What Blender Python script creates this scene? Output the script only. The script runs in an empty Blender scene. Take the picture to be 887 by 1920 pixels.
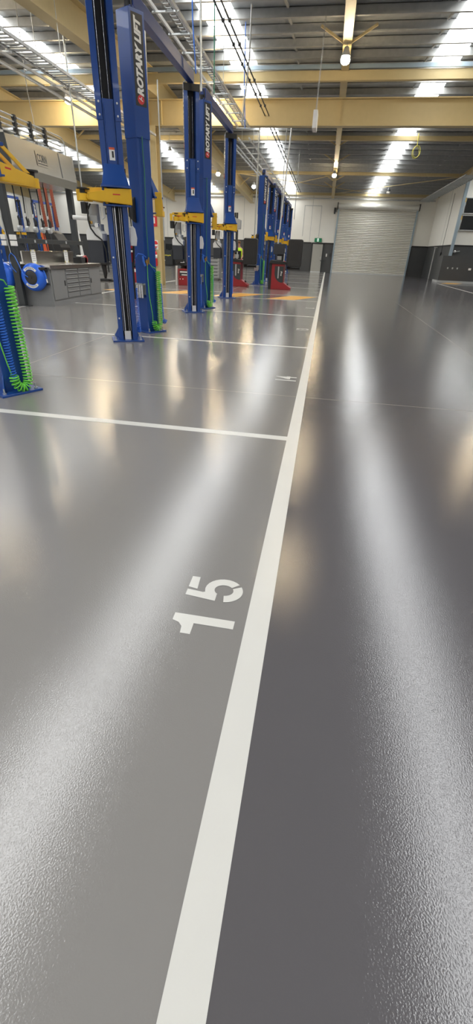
import bpy, math, random
from mathutils import Matrix, Vector
random.seed(7)
PI = math.pi
sc = bpy.context.scene
col = sc.collection
D = bpy.data

# ------------------------------------------------------------------ materials
def mat(name, rgb, rough=0.5, metal=0.0, var=0.06, vscale=6.0, bump=0.0, bscale=60.0, spec=0.5, coat=0.0):
    m = D.materials.new(name); m.use_nodes = True
    nt = m.node_tree; b = nt.nodes['Principled BSDF']
    b.inputs['Roughness'].default_value = rough
    b.inputs['Metallic'].default_value = metal
    b.inputs['Specular IOR Level'].default_value = spec
    b.inputs['Coat Weight'].default_value = coat
    tc = nt.nodes.new('ShaderNodeTexCoord')
    nz = nt.nodes.new('ShaderNodeTexNoise'); nz.inputs['Scale'].default_value = vscale; nz.inputs['Detail'].default_value = 4
    nt.links.new(tc.outputs['Object'], nz.inputs['Vector'])
    mx = nt.nodes.new('ShaderNodeMix'); mx.data_type = 'RGBA'
    mx.inputs['A'].default_value = (*[c * (1 - var) for c in rgb], 1)
    mx.inputs['B'].default_value = (*[min(1, c * (1 + var)) for c in rgb], 1)
    nt.links.new(nz.outputs['Fac'], mx.inputs['Factor'])
    nt.links.new(mx.outputs['Result'], b.inputs['Base Color'])
    if bump > 0:
        n2 = nt.nodes.new('ShaderNodeTexNoise'); n2.inputs['Scale'].default_value = bscale; n2.inputs['Detail'].default_value = 2
        nt.links.new(tc.outputs['Object'], n2.inputs['Vector'])
        bp = nt.nodes.new('ShaderNodeBump'); bp.inputs['Strength'].default_value = bump; bp.inputs['Distance'].default_value = 0.01
        nt.links.new(n2.outputs['Fac'], bp.inputs['Height']); nt.links.new(bp.outputs['Normal'], b.inputs['Normal'])
    return m

def emis(name, rgb, s):
    m = D.materials.new(name); m.use_nodes = True
    nt = m.node_tree; b = nt.nodes['Principled BSDF']
    b.inputs['Base Color'].default_value = (*rgb, 1)
    b.inputs['Emission Color'].default_value = (*rgb, 1)
    b.inputs['Emission Strength'].default_value = s
    return m

M = {}
M['blue'] = mat('blue_paint', (0.008, 0.058, 0.27), 0.30, coat=0.15)
M['bluedark'] = mat('beam_blue_paint', (0.02, 0.05, 0.22), 0.35)
M['yellow'] = mat('yellow_paint', (0.80, 0.46, 0.015), 0.38)
M['cream'] = mat('cream_steel_paint', (0.56, 0.45, 0.235), 0.5)
M['wall'] = mat('white_wall_paint', (0.84, 0.82, 0.755), 0.6, var=0.04, vscale=1.5)
M['dado'] = mat('dark_grey_wall_paint', (0.068, 0.070, 0.072), 0.45, var=0.1, vscale=2)
M['black'] = mat('black_plastic', (0.014, 0.014, 0.015), 0.5)
M['rubber'] = mat('black_rubber', (0.02, 0.02, 0.02), 0.7)
M['charcoal'] = mat('charcoal_powdercoat', (0.036, 0.040, 0.043), 0.45)
M['grey'] = mat('grey_powdercoat', (0.22, 0.22, 0.22), 0.45)
M['lgrey'] = mat('light_grey_plastic', (0.42, 0.43, 0.43), 0.45)
M['white'] = mat('white_plastic', (0.80, 0.79, 0.76), 0.4)
M['paper'] = mat('white_paper', (0.85, 0.85, 0.83), 0.8)
M['stain'] = mat('brushed_stainless', (0.52, 0.50, 0.46), 0.25, 1.0, bump=0.25, bscale=2.2)
M['galv'] = mat('galvanised_steel', (0.55, 0.57, 0.57), 0.4, 0.8, var=0.15, vscale=12)
M['galvd'] = mat('weathered_zinc', (0.40, 0.405, 0.40), 0.45, 0.3, var=0.2, vscale=8)
M['traywhite'] = mat('bright_zinc', (0.72, 0.73, 0.72), 0.4, 0.4)
M['bluegalv'] = mat('blue_zinc', (0.36, 0.45, 0.52), 0.4, 0.4)
M['chrome'] = mat('chrome', (0.78, 0.78, 0.80), 0.15, 1.0)
M['red'] = mat('dark_red_paint', (0.30, 0.016, 0.02), 0.4)
M['signred'] = mat('sign_red', (0.62, 0.025, 0.03), 0.4)
M['duct'] = mat('duct_orange_rubber', (0.30, 0.07, 0.035), 0.6)
M['orange'] = mat('orange_plastic', (0.72, 0.11, 0.03), 0.45)
M['green'] = mat('green_hose', (0.16, 0.62, 0.06), 0.35)
M['dgreen'] = mat('dark_green_hose', (0.03, 0.20, 0.13), 0.4)
M['bhose'] = mat('blue_hose', (0.03, 0.16, 0.66), 0.35)
M['reel'] = mat('blue_reel_plastic', (0.02, 0.13, 0.68), 0.3)
M['reelblack'] = mat('reel_hub', (0.03, 0.028, 0.027), 0.45)
M['limevest'] = mat('hi_vis_fabric', (0.62, 0.95, 0.03), 0.8)
M['skin'] = mat('skin', (0.50, 0.27, 0.18), 0.55)
M['trouser'] = mat('navy_fabric', (0.02, 0.025, 0.05), 0.85)
M['hair'] = mat('brown_hair', (0.16, 0.07, 0.03), 0.7)
M['line'] = mat('white_floor_paint', (0.58, 0.57, 0.535), 0.30, var=0.05, vscale=3)
M['yline'] = mat('yellow_floor_paint', (0.72, 0.36, 0.03), 0.3)
M['joint'] = mat('joint_sealant', (0.36, 0.31, 0.25), 0.5)
M['brass'] = mat('brass', (0.62, 0.38, 0.12), 0.3, 1.0)
M['door'] = mat('door_grey_paint', (0.42, 0.41, 0.365), 0.45)
M['shutter'] = mat('shutter_steel', (0.74, 0.725, 0.66), 0.42, 0.2)
M['exitgreen'] = emis('exit_sign_green', (0.01, 0.16, 0.07), 0.25)
M['exitwhite'] = emis('exit_sign_white', (0.75, 0.9, 0.8), 0.6)
M['lamp'] = emis('warm_lamp', (1.0, 0.80, 0.50), 190.0)
M['sky'] = emis('daylit_polycarbonate', (0.97, 0.985, 0.985), 12.0)
M['acid'] = mat('yellow_logo', (0.60, 0.54, 0.08), 0.5)
M['screen'] = mat('dark_screen', (0.012, 0.015, 0.018), 0.25)
M['darkblue'] = mat('dark_slate_plastic', (0.030, 0.033, 0.042), 0.4)

def floor_mat(name, rgb):
    m = D.materials.new(name); m.use_nodes = True
    nt = m.node_tree; b = nt.nodes['Principled BSDF']; L = nt.links.new
    tc = nt.nodes.new('ShaderNodeTexCoord')
    n1 = nt.nodes.new('ShaderNodeTexNoise'); n1.inputs['Scale'].default_value = 0.8; n1.inputs['Detail'].default_value = 6
    n2 = nt.nodes.new('ShaderNodeTexNoise'); n2.inputs['Scale'].default_value = 200; n2.inputs['Detail'].default_value = 2.5
    n3 = nt.nodes.new('ShaderNodeTexNoise'); n3.inputs['Scale'].default_value = 2.2; n3.inputs['Detail'].default_value = 3
    for n in (n1, n2, n3): L(tc.outputs['Object'], n.inputs['Vector'])
    mx = nt.nodes.new('ShaderNodeMix'); mx.data_type = 'RGBA'
    mx.inputs['A'].default_value = (*[c * 0.94 for c in rgb], 1); mx.inputs['B'].default_value = (*[c * 1.06 for c in rgb], 1)
    L(n1.outputs['Fac'], mx.inputs['Factor']); L(mx.outputs['Result'], b.inputs['Base Color'])
    mr = nt.nodes.new('ShaderNodeMapRange'); mr.inputs['To Min'].default_value = 0.07; mr.inputs['To Max'].default_value = 0.12
    L(n3.outputs['Fac'], mr.inputs['Value']); L(mr.outputs['Result'], b.inputs['Roughness'])
    bp = nt.nodes.new('ShaderNodeBump'); bp.inputs['Strength'].default_value = 0.28; bp.inputs['Distance'].default_value = 0.0017
    L(n2.outputs['Fac'], bp.inputs['Height']); L(bp.outputs['Normal'], b.inputs['Normal'])
    b.inputs['Specular IOR Level'].default_value = 0.55
    return m
M['floorL'] = floor_mat('bay_epoxy', (0.215, 0.206, 0.196))
M['floorR'] = floor_mat('aisle_epoxy', (0.096, 0.091, 0.096))

def roof_mat():
    m = D.materials.new('foil_roof_lining'); m.use_nodes = True
    nt = m.node_tree; b = nt.nodes['Principled BSDF']; L = nt.links.new
    tc = nt.nodes.new('ShaderNodeTexCoord')
    w = nt.nodes.new('ShaderNodeTexWave'); w.bands_direction = 'X'; w.inputs['Scale'].default_value = 0.9; w.inputs['Distortion'].default_value = 0.6
    n = nt.nodes.new('ShaderNodeTexNoise'); n.inputs['Scale'].default_value = 3; n.inputs['Detail'].default_value = 6
    L(tc.outputs['Object'], w.inputs['Vector']); L(tc.outputs['Object'], n.inputs['Vector'])
    mx = nt.nodes.new('ShaderNodeMix'); mx.data_type = 'RGBA'
    mx.inputs['A'].default_value = (0.40, 0.42, 0.435, 1); mx.inputs['B'].default_value = (0.58, 0.60, 0.61, 1)
    L(n.outputs['Fac'], mx.inputs['Factor']); L(mx.outputs['Result'], b.inputs['Base Color'])
    ad = nt.nodes.new('ShaderNodeMath'); ad.operation = 'ADD'
    L(w.outputs['Fac'], ad.inputs[0]); L(n.outputs['Fac'], ad.inputs[1])
    bp = nt.nodes.new('ShaderNodeBump'); bp.inputs['Strength'].default_value = 0.35; bp.inputs['Distance'].default_value = 0.05
    L(ad.outputs[0], bp.inputs['Height']); L(bp.outputs['Normal'], b.inputs['Normal'])
    b.inputs['Roughness'].default_value = 0.45; b.inputs['Metallic'].default_value = 0.35
    return m
M['roof'] = roof_mat()

# ------------------------------------------------------------------ mesh building
class MB:
    def __init__(s, T=None):
        s.v = []; s.f = []; s.mi = []; s.sm = []; s.T = T or Matrix.Identity(4)
    def add(s, vs, fs, m=0, smooth=False, T=None):
        o = len(s.v); X = s.T @ T if T is not None else s.T
        s.v += [tuple(X @ Vector(p)) for p in vs]
        for f in fs:
            s.f.append([i + o for i in f]); s.mi.append(m); s.sm.append(smooth)
        return s
    def box(s, x0, y0, z0, x1, y1, z1, m=0, T=None):
        if x0 > x1: x0, x1 = x1, x0
        if y0 > y1: y0, y1 = y1, y0
        if z0 > z1: z0, z1 = z1, z0
        vs = [(x0,y0,z0),(x1,y0,z0),(x1,y1,z0),(x0,y1,z0),(x0,y0,z1),(x1,y0,z1),(x1,y1,z1),(x0,y1,z1)]
        return s.add(vs, [(0,3,2,1),(4,5,6,7),(0,1,5,4),(1,2,6,5),(2,3,7,6),(3,0,4,7)], m, T=T)
    def bar(s, p0, p1, w, h, m=0, up=(0,0,1)):
        p0 = Vector(p0); p1 = Vector(p1); d = (p1 - p0).normalized(); u = Vector(up)
        if abs(d.dot(u)) > 0.98: u = Vector((0,1,0))
        a = d.cross(u).normalized() * (w/2); b = a.cross(d).normalized() * (h/2)
        vs = [p0-a-b, p0+a-b, p0+a+b, p0-a+b, p1-a-b, p1+a-b, p1+a+b, p1-a+b]
        return s.add(vs, [(0,3,2,1),(4,5,6,7),(0,1,5,4),(1,2,6,5),(2,3,7,6),(3,0,4,7)], m)
    def tube(s, pts, r, n=8, m=0, caps=True):
        pts = [Vector(p) for p in pts]; N = len(pts); rs = r if isinstance(r, (list, tuple)) else [r]*N
        vs = []; fs = []; prev = None
        for i, p in enumerate(pts):
            t = (pts[min(i+1, N-1)] - pts[max(i-1, 0)]).normalized()
            if prev is None:
                u = Vector((0,0,1)) if abs(t.z) < 0.9 else Vector((1,0,0))
                a = t.cross(u).normalized()
            else:
                a = (prev - t * prev.dot(t))
                a = a.normalized() if a.length > 1e-6 else t.orthogonal().normalized()
            prev = a; b = t.cross(a)
            for k in range(n):
                an = 2*PI*k/n; vs.append(p + (a*math.cos(an) + b*math.sin(an))*rs[i])
        for i in range(N-1):
            for k in range(n):
                fs.append((i*n+k, i*n+(k+1)%n, (i+1)*n+(k+1)%n, (i+1)*n+k))
        s.add(vs, fs, m, True)
        if caps:
            s.add([vs[k] for k in range(n)], [tuple(reversed(range(n)))], m)
            s.add([vs[(N-1)*n+k] for k in range(n)], [tuple(range(n))], m)
        return s
    def cyl(s, p0, p1, r, n=14, m=0, r1=None):
        return s.tube([p0, p1], [r, r if r1 is None else r1], n, m)
    def prism(s, poly, axis, lo, hi, m=0, T=None):
        n = len(poly)
        def P(a, b, c):
            return {'x': (c, a, b), 'y': (a, c, b), 'z': (a, b, c)}[axis]
        vs = [P(a, b, lo) for a, b in poly] + [P(a, b, hi) for a, b in poly]
        fs = [tuple(reversed(range(n))), tuple(range(n, 2*n))] + [(i, (i+1) % n, (i+1) % n + n, i+n) for i in range(n)]
        return s.add(vs, fs, m, T=T)
    def lathe(s, prof, n=24, m=0, T=None, smooth=True):
        vs = []; fs = []
        for r, z in prof:
            for k in range(n):
                a = 2*PI*k/n; vs.append((r*math.cos(a), r*math.sin(a), z))
        for i in range(len(prof)-1):
            for k in range(n):
                fs.append((i*n+k, i*n+(k+1)%n, (i+1)*n+(k+1)%n, (i+1)*n+k))
        fs.append(tuple(reversed(range(n)))); L = (len(prof)-1)*n; fs.append(tuple(range(L, L+n)))
        return s.add(vs, fs, m, smooth, T=T)
    def ball(s, c, r, n=14, m=0, sc=(1,1,1)):
        prof = [(max(1e-4, r*math.sin(PI*i/8)), -r*math.cos(PI*i/8)) for i in range(9)]
        return s.lathe(prof, n, m, T=Matrix.Translation(c) @ Matrix.Diagonal((*sc, 1)))

def tag(o, label=None, cat=None, group=None, kind=None):
    if label: o['label'] = label
    if cat: o['category'] = cat
    if group: o['group'] = group
    if kind: o['kind'] = kind
    return o

def obj(name, mb, mats, parent=None, label=None, cat=None, group=None, kind=None, bevel=0, loc=None, rotz=0, solid=0):
    if not isinstance(mats, (list, tuple)): mats = [mats]
    me = D.meshes.new(name); me.from_pydata(mb.v, [], mb.f)
    for m in mats: me.materials.append(M[m] if isinstance(m, str) else m)
    for p, mi, sm in zip(me.polygons, mb.mi, mb.sm):
        p.material_index = mi; p.use_smooth = sm
    me.update()
    import bmesh
    bm = bmesh.new(); bm.from_mesh(me); bmesh.ops.recalc_face_normals(bm, faces=bm.faces); bm.to_mesh(me); bm.free()
    o = D.objects.new(name, me); col.objects.link(o)
    if parent: o.parent = parent
    if loc: o.location = loc
    if rotz: o.rotation_euler = (0, 0, rotz)
    if bevel:
        b = o.modifiers.new('bevel', 'BEVEL'); b.width = bevel; b.segments = 2; b.limit_method = 'ANGLE'; b.angle_limit = 0.7
    return tag(o, label, cat, group, kind)

def thing(name, label, cat, loc=(0,0,0), rotz=0, group=None):
    o = D.objects.new(name, None); col.objects.link(o); o.empty_display_size = 0.1
    o.location = loc; o.rotation_euler = (0, 0, rotz)
    return tag(o, label, cat, group)

def copy_tree(o, parent=None):
    c = o.copy(); col.objects.link(c)
    if parent: c.parent = parent
    for ch in list(o.children): copy_tree(ch, c)
    return c

def struct(name, mb, mats, parent=None, bevel=0, label=None):
    return obj(name, mb, mats, parent, label=label, kind=None if parent else 'structure', bevel=bevel)

_tc = {}
def text_geo(s, size=1.0, bold=0.0, shear=0.0, ext=0.0):
    k = (s, size, bold, shear, ext)
    if k not in _tc:
        cu = D.curves.new('lettering', 'FONT'); cu.body = s; cu.size = size; cu.offset = bold; cu.shear = shear; cu.extrude = ext
        cu.align_x = 'CENTER'; cu.align_y = 'CENTER'; cu.resolution_u = 3
        o = D.objects.new('lettering', cu); col.objects.link(o)
        dg = bpy.context.evaluated_depsgraph_get(); e = o.evaluated_get(dg); me = e.to_mesh()
        _tc[k] = ([tuple(v.co) for v in me.vertices], [tuple(p.vertices) for p in me.polygons])
        e.to_mesh_clear(); D.objects.remove(o); D.curves.remove(cu)
    return _tc[k]
def frame(o, x, y):
    """matrix whose local x, y run along the given world directions, z out of the face"""
    x = Vector(x).normalized(); y = Vector(y).normalized(); z = x.cross(y)
    return Matrix(((x[0], y[0], z[0], o[0]), (x[1], y[1], z[1], o[1]), (x[2], y[2], z[2], o[2]), (0,0,0,1)))
def put_text(mb, s, T, size, m=0, bold=0.0, shear=0.0, fit=None):
    vs, fs = text_geo(s, size, bold, shear)
    S = Matrix.Identity(4)
    if fit:
        xs = [v[0] for v in vs]; ys = [v[1] for v in vs]
        sx = fit[0]/(max(xs)-min(xs)); sy = fit[1]/(max(ys)-min(ys)); cx = (max(xs)+min(xs))/2; cy = (max(ys)+min(ys))/2
        S = Matrix.Diagonal((sx, sy, 1, 1)) @ Matrix.Translation((-cx, -cy, 0))
    mb.add(vs, fs, m, T=T @ S)

# ------------------------------------------------------------------ camera
FL, PITCH, YAW, ROLL, CH = 813.10, 0.541824, -0.158921, 0.0400970, 1.35
cy_, sy_ = math.cos(YAW), math.sin(YAW)
f0 = Vector((sy_, cy_, 0)); r0 = Vector((cy_, -sy_, 0)); u0 = Vector((0, 0, 1))
fw = math.cos(PITCH)*f0 - math.sin(PITCH)*u0; u1 = math.cos(PITCH)*u0 + math.sin(PITCH)*f0
rt = math.cos(ROLL)*r0 + math.sin(ROLL)*u1; up = -math.sin(ROLL)*r0 + math.cos(ROLL)*u1
cd = D.cameras.new('camera'); cam = D.objects.new('camera', cd); col.objects.link(cam)
cam.matrix_world = Matrix(((rt.x, up.x, -fw.x, 0), (rt.y, up.y, -fw.y, 0), (rt.z, up.z, -fw.z, CH), (0,0,0,1)))
cd.sensor_fit = 'VERTICAL'; cd.sensor_height = 36.0; cd.lens = FL*36.0/1920.0; cd.clip_start = 0.05; cd.clip_end = 300
sc.camera = cam

# ------------------------------------------------------------------ the hall
YF, XL, XR, YB = 43.9, -34.0, 14.0, -12.0
RIDGE_Y, RIDGE_Z, SLOPE = 19.4, 6.75, 0.045
def rz(y): return RIDGE_Z - SLOPE*abs(y - RIDGE_Y)

mb = MB(); mb.add([(XL,YB,0),(-0.1,YB,0),(-0.1,YF,0),(XL,YF,0),(-0.1,YB,0),(XR,YB,0),(XR,YF,0),(-0.1,YF,0)], [(0,1,2,3),(4,5,6,7)])
mb.mi = [0, 1]; struct('floor', mb, ['floorL', 'floorR'])

mark_n = [0]
def marking(mb, m):
    mark_n[0] += 1
    o = struct('floor_marking_%d' % mark_n[0], mb, m); return o
def rect(mb, x0, y0, x1, y1, z=0.0012):
    mb.add([(x0,y0,z),(x1,y0,z),(x1,y1,z),(x0,y1,z)], [(0,1,2,3)]); return mb
marking(rect(MB(), -0.154, -4, -0.055, 43.85), 'line')
for y in (-0.72, 3.50, 7.72, 11.94, 16.08, 17.95, 22.26, 26.5, 30.7, 34.9, 39.1, 43.3):
    marking(rect(MB(), -7.15, y-0.045, -0.154, y+0.045, 0.0010), 'line')
marking(rect(MB(), -7.25, -4, -7.15, 43.8, 0.0011), 'line')
for i in range(4):       # hatched walkway
    x = -1.95 - i*1.95
    mb = MB(); mb.add([(x+0.05,16.2,0.001),(x+1.0,16.2,0.001),(x+1.75,17.83,0.001),(x+0.8,17.83,0.001)], [(0,1,2,3)])
    marking(mb, 'yline')
for y in (7.72, 11.94, 17.95, 22.26, 26.5, 30.7, 34.9, 39.1):      # bays of the far row
    marking(rect(MB(), -21, y-0.045, -12.5, y+0.045), 'line')
marking(rect(MB(), 7.0, 10, 7.1, 32.8), 'line')
marking(rect(MB(), 7.1, 32.2, 13.9, 32.3), 'line')
for i in range(3):
    x = 7.3 + i*2.0
    mb = MB(); mb.add([(x,33.2,0.001),(x+1.0,33.2,0.001),(x+1.7,34.6,0.001),(x+0.7,34.6,0.001)], [(0,1,2,3)]); marking(mb, 'yline')
def joint(x0,y0,x1,y1):
    struct('floor_marking_%d' % (mark_n[0]+1), rect(MB(), x0,y0,x1,y1,0.0006), 'joint'); mark_n[0] += 1
joint(-12, 4.778, 8, 4.784); joint(-3.655, 4.78, -3.645, 43.0); joint(2.527, 4.78, 2.533, 17.8); joint(0.6, 17.79, 3.0, 17.80)

# painted bay numbers (reading along +Y, tops towards -X)
def num_T(yc, xc=-0.33): return frame((xc, yc, 0.0016), (0,1,0), (-1,0,0))
mb = MB()
T = frame((-0.20, 1.215, 0.0016), (0,1,0), (-1,0,0))
mb.add([(0.062,0,0),(0.108,0,0),(0.108,0.262,0),(0.066,0.262,0),(0.056,0.232,0),(0.036,0.214,0),(0.0,0.210,0),(0.0,0.168,0),(0.062,0.168,0)], [tuple(range(9))], T=T)
T5 = frame((-0.20, 1.425, 0.0016), (0,1,0), (-1,0,0))
mb.add([(0.066,0.208,0),(0.150,0.214,0),(0.150,0.252,0),(0.074,0.252,0)], [(0,1,2,3)], T=T5)
mb.add([(0.004,0.112,0),(0.044,0.112,0),(0.050,0.150,0),(0.056,0.166,0),(0.050,0.178,0),(0.058,0.252,0),(0.018,0.252,0)], [tuple(range(7))], T=T5)
def arc(a0, a1, T, cx=0.080, cy=0.085, ro=(0.078,0.088), ri=(0.036,0.044), n=14):
    vs = []; 
    for i in range(n+1):
        a = math.radians(a0 + (a1-a0)*i/n); vs.append((cx+ro[0]*math.cos(a), cy+ro[1]*math.sin(a), 0.0004)); vs.append((cx+ri[0]*math.cos(a), cy+ri[1]*math.sin(a), 0.0004))
    mb.add(vs, [(2*i, 2*i+1, 2*i+3, 2*i+2) for i in range(n)], T=T)
arc(146, -48, T5); arc(-60, -172, T5)
marking(mb, 'line')
for s, yc in (('14', 5.55), ('13', 9.76), ('12', 13.98), ('11', 20.1), ('10', 24.4), ('9', 28.6), ('8', 32.8)):
    mb = MB(); put_text(mb, s, num_T(yc), 0.36, bold=0.008, fit=(0.22 if len(s) > 1 else 0.11, 0.26)); marking(mb, 'line')

# walls
def quad(mb, a, b, z0, z1, m=0):
    mb.add([(a[0],a[1],z0),(b[0],b[1],z0),(b[0],b[1],z1),(a[0],a[1],z1)], [(0,1,2,3)], m); return mb
HD = 2.12
def wall(name, x0, x1, y0, y1, ztop, split=True):
    mb = MB()
    if split:
        mb.box(x0,y0,0,x1,y1,HD,1); mb.box(x0,y0,HD,x1,y1,ztop,0)
    else: mb.box(x0,y0,0,x1,y1,ztop,0)
    return struct(name, mb, ['wall','dado'])
wall('wall_far', XL, 8.2, YF, YF+0.25, rz(YF)+0.05)
wall('wall_left', XL-0.25, XL, YB, YF, 6.6)
wall('wall_right', XR, XR+0.25, YB, 35.9, 6.6)
wall('wall_right_far', 8.0, 8.25, 35.9, YF, 6.1)
wall('wall_right_return', 8.25, XR, 35.9, 36.15, 6.1)
mb = MB(); mb.box(XL,YB-0.25,0,-26,YB,5.4,1); mb.box(-14,YB-0.25,0,-4,YB,5.4); mb.box(8,YB-0.25,0,XR,YB,5.4); mb.box(XL,YB-0.25,4.6,XR,YB,5.4)  # unseen wall behind the camera; openings added so sky light fills camera-facing sides
struct('wall_back', mb, ['wall','dado'])
mb = MB(); mb.box(7.45,34.9,0,XR,35.88,1.55); struct('wall_low_partition', mb, 'dado')
mb = MB(); mb.box(7.40,34.86,0,XR,34.9,0.12); mb.box(7.41,34.9,0,7.45,36.4,0.12); struct('baseboard_right', mb, 'lgrey')
tn = [0]
def trim(mb, m, bevel=0):
    tn[0] += 1; return struct('trim_%d' % tn[0], mb, m, bevel=bevel)
trim(MB().box(XL,YF-0.03,HD-0.02,-1.5,YF,HD+0.07), 'black')
trim(MB().box(-0.42,YF-0.03,HD-0.02,0.36,YF,HD+0.07), 'black')
trim(MB().box(6.7,YF-0.03,HD-0.02,8,YF,HD+0.07), 'black')
trim(MB().box(7.97,35.88,HD-0.02,8.0,YF,HD+0.07), 'black')
trim(MB().box(8.0,35.87,HD-0.02,XR,35.9,HD+0.07), 'black')
for x in (-27.5,-21.5,-14.2,-11.0,-7.4,-4.1,-1.7):             # panel joints of the far wall
    trim(MB().box(x-0.012,YF-0.006,HD+0.07,x+0.012,YF,5.6), 'lgrey')
trim(MB().box(7.994,39.3,HD+0.07,8.0,39.33,5.7), 'lgrey')
# raised rectangular panels left of the shutter
trim(MB().box(-2.35,YF-0.02,2.6,-2.32,YF,4.75).box(-0.98,YF-0.02,2.6,-0.95,YF,4.75).box(-2.35,YF-0.02,4.72,-0.95,YF,4.75), 'lgrey')
# eave beam at the top of the far wall, cream
struct('ceiling_beam', MB().box(XL,YF-0.22,5.42,8,YF-0.02,5.60), 'cream')
struct('ceiling_beam', MB().box(7.75,36.0,5.55,8.0,YF-0.25,5.75), 'cream')

# exit door
door = struct('door_1', MB().box(-1.36,YF-0.06,0.02,-0.52,YF-0.01,2.08), 'door', bevel=0.004)
obj('door_frame', MB().box(-1.46,YF-0.08,0,-1.36,YF,2.16).box(-0.52,YF-0.08,0,-0.42,YF,2.16).box(-1.46,YF-0.08,2.08,-0.42,YF,2.18), 'charcoal', door)
obj('door_handle', MB().box(-0.62,YF-0.075,0.98,-0.57,YF-0.06,1.16).cyl((-0.595,YF-0.11,1.07),(-0.72,YF-0.11,1.07),0.012).cyl((-0.595,YF-0.11,1.07),(-0.595,YF-0.06,1.07),0.012), 'galv', door)
obj('weather_strip', MB().box(-1.36,YF-0.09,0.0,-0.52,YF-0.06,0.05), 'traywhite', door)
# roller door
def roller(name, x0, x1, h, pitch=0.12):
    root = None
    prof = []
    n = int(h/pitch)
    mb = MB(); sub = 6
    vs = []; fs = []
    K = n*sub
    for i in range(K+1):
        z = 0.05 + (h-0.05)*i/K; y = YF-0.07 + 0.03*math.cos(2*PI*i/sub)
        vs += [(x0,y,z),(x1,y,z)]
    for i in range(K): fs.append((2*i,2*i+1,2*i+3,2*i+2))
    mb.add(vs, fs, 0, True)
    root = struct(name, mb, 'shutter')
    for x in (x0-0.06, x1-0.06):
        obj('door_guide', MB().box(x,YF-0.13,0,x+0.12,YF-0.02,h), 'bluegalv', root, bevel=0.004)
    obj('roll_drum', MB().cyl((x0-0.05,YF-0.22,h+0.02),(x1+0.05,YF-0.22,h+0.02),0.19,20), 'shutter', root)
    for x in (x0-0.14, x1+0.05):
        obj('drum_bracket', MB().box(x,YF-0.42,h-0.2,x+0.07,YF,h+0.26), 'charcoal', root)
    obj('bottom_rail', MB().box(x0,YF-0.11,0,x1,YF-0.03,0.07), 'traywhite', root)
    return root
r = roller('door_2', 0.42, 6.6, 4.72)
obj('chain_hoist', MB().box(0.05,YF-0.3,4.35,0.24,YF-0.05,4.62).cyl((0.12,YF-0.32,4.4),(0.12,YF-0.32,4.2),0.07), 'charcoal', r)
roller('door_3', -19.6, -15.3, 3.9)

# roof sheets between skylights
SKY = [(-30.0,-29.2),(-23.4,-22.6),(-16.75,-15.9),(-10.4,-9.5),(-4.0,-3.1),(2.5,3.35),(9.2,10.0)]
edges = [XL] + [e for s in SKY for e in s] + [XR]
mb = MB()
for i in range(0, len(edges), 2):
    a, b = edges[i], edges[i+1]
    mb.add([(a,YB,rz(YB)),(b,YB,rz(YB)),(b,RIDGE_Y,RIDGE_Z),(a,RIDGE_Y,RIDGE_Z),(b,YF,rz(YF)),(a,YF,rz(YF))], [(0,1,2,3),(3,2,4,5)])
struct('ceiling', mb, 'roof')
for i, (a, b) in enumerate(SKY):
    mb = MB(); n = 12; vs = []; fs = []
    xs = [a + (b-a)*k/n for k in range(n+1)]
    for k, x in enumerate(xs):
        dz = 0.015 + 0.02*(k % 2)
        for y in (YB, RIDGE_Y, YF): vs.append((x, y, rz(y)+dz))
    for k in range(n):
        for j in range(2): fs.append((3*k+j, 3*k+3+j, 3*k+4+j, 3*k+1+j))
    mb.add(vs, fs); struct('window_%d' % (i+1), mb, 'sky')
# ridge strip of bare corrugated sheet
mb = MB(); vs = []; fs = []; n = 0
x = XL
while x < XR:
    for dx, dz in ((0,0.0),(0.06,0.0),(0.085,0.05),(0.145,0.05)):
        vs += [(x+dx, RIDGE_Y-0.5, RIDGE_Z-0.10+dz), (x+dx, RIDGE_Y-0.02, RIDGE_Z-0.075+dz)]; n += 1
    x += 0.17
mb.add(vs, [(2*k, 2*k+2, 2*k+3, 2*k+1) for k in range(n-1)]); struct('ceiling_ridge_sheet', mb, 'cream')

# purlins: C sections across the hall
ys = []
y = YB + 0.6
while y < YF - 0.4:
    ys.append(y); y += 1.08
for y in ys:
    if abs(y-RIDGE_Y) < 0.35: continue
    z = rz(y) - 0.01
    mb = MB(); x1 = XR if y < 35.9 else 8.0
    mb.box(XL, y-0.004, z-0.20, x1, y+0.004, z); mb.box(XL, y-0.075, z-0.205, x1, y+0.004, z-0.197); mb.box(XL, y-0.004, z-0.008, x1, y+0.075, z)
    mb.box(XL, y-0.079, z-0.205, x1, y-0.071, z-0.185)
    struct('ceiling_beam', mb, 'galvd')
# bridging angles between purlins
for x in (-20.5,-12.0,-8.2,-5.3,-1.7,2.28,5.8):
    mb = MB()
    for a, b in zip(ys[:-1], ys[1:]):
        if a < 6 and x < -9: continue
        mb.bar((x,a+0.01,rz(a)-0.16),(x,b-0.08,rz(b)-0.05),0.05,0.04)
    struct('ceiling_beam', mb, 'galvd')
# rafters along the hall
def ibeam(mb, pts, w, d, tf=0.018, tw=0.012):
    """pts: bottom-centre points; section I of width w, depth d(i)"""
    for (p, dp), (q, dq) in zip(pts[:-1], pts[1:]):
        p = Vector(p); q = Vector(q)
        mb.bar(p+Vector((0,0,tf/2)), q+Vector((0,0,tf/2)), w, tf)
        mb.bar(p+Vector((0,0,dp-tf/2)), q+Vector((0,0,dq-tf/2)), w, tf)
        a = Vector((tw/2,0,0))
        vs = [p-a, p+a, p+a+Vector((0,0,dp)), p-a+Vector((0,0,dp)), q-a, q+a, q+a+Vector((0,0,dq)), q-a+Vector((0,0,dq))]
        mb.add(vs, [(0,3,2,1),(4,5,6,7),(0,1,5,4),(1,2,6,5),(2,3,7,6),(3,0,4,7)])
def fly(mb, x, y, dx, drop, dy=0.0):
    for s in (-1, 1):
        mb.bar((x+s*0.08, y, rz(y)-drop), (x+s*dx, y, rz(y)-0.17), 0.05, 0.05)
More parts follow.
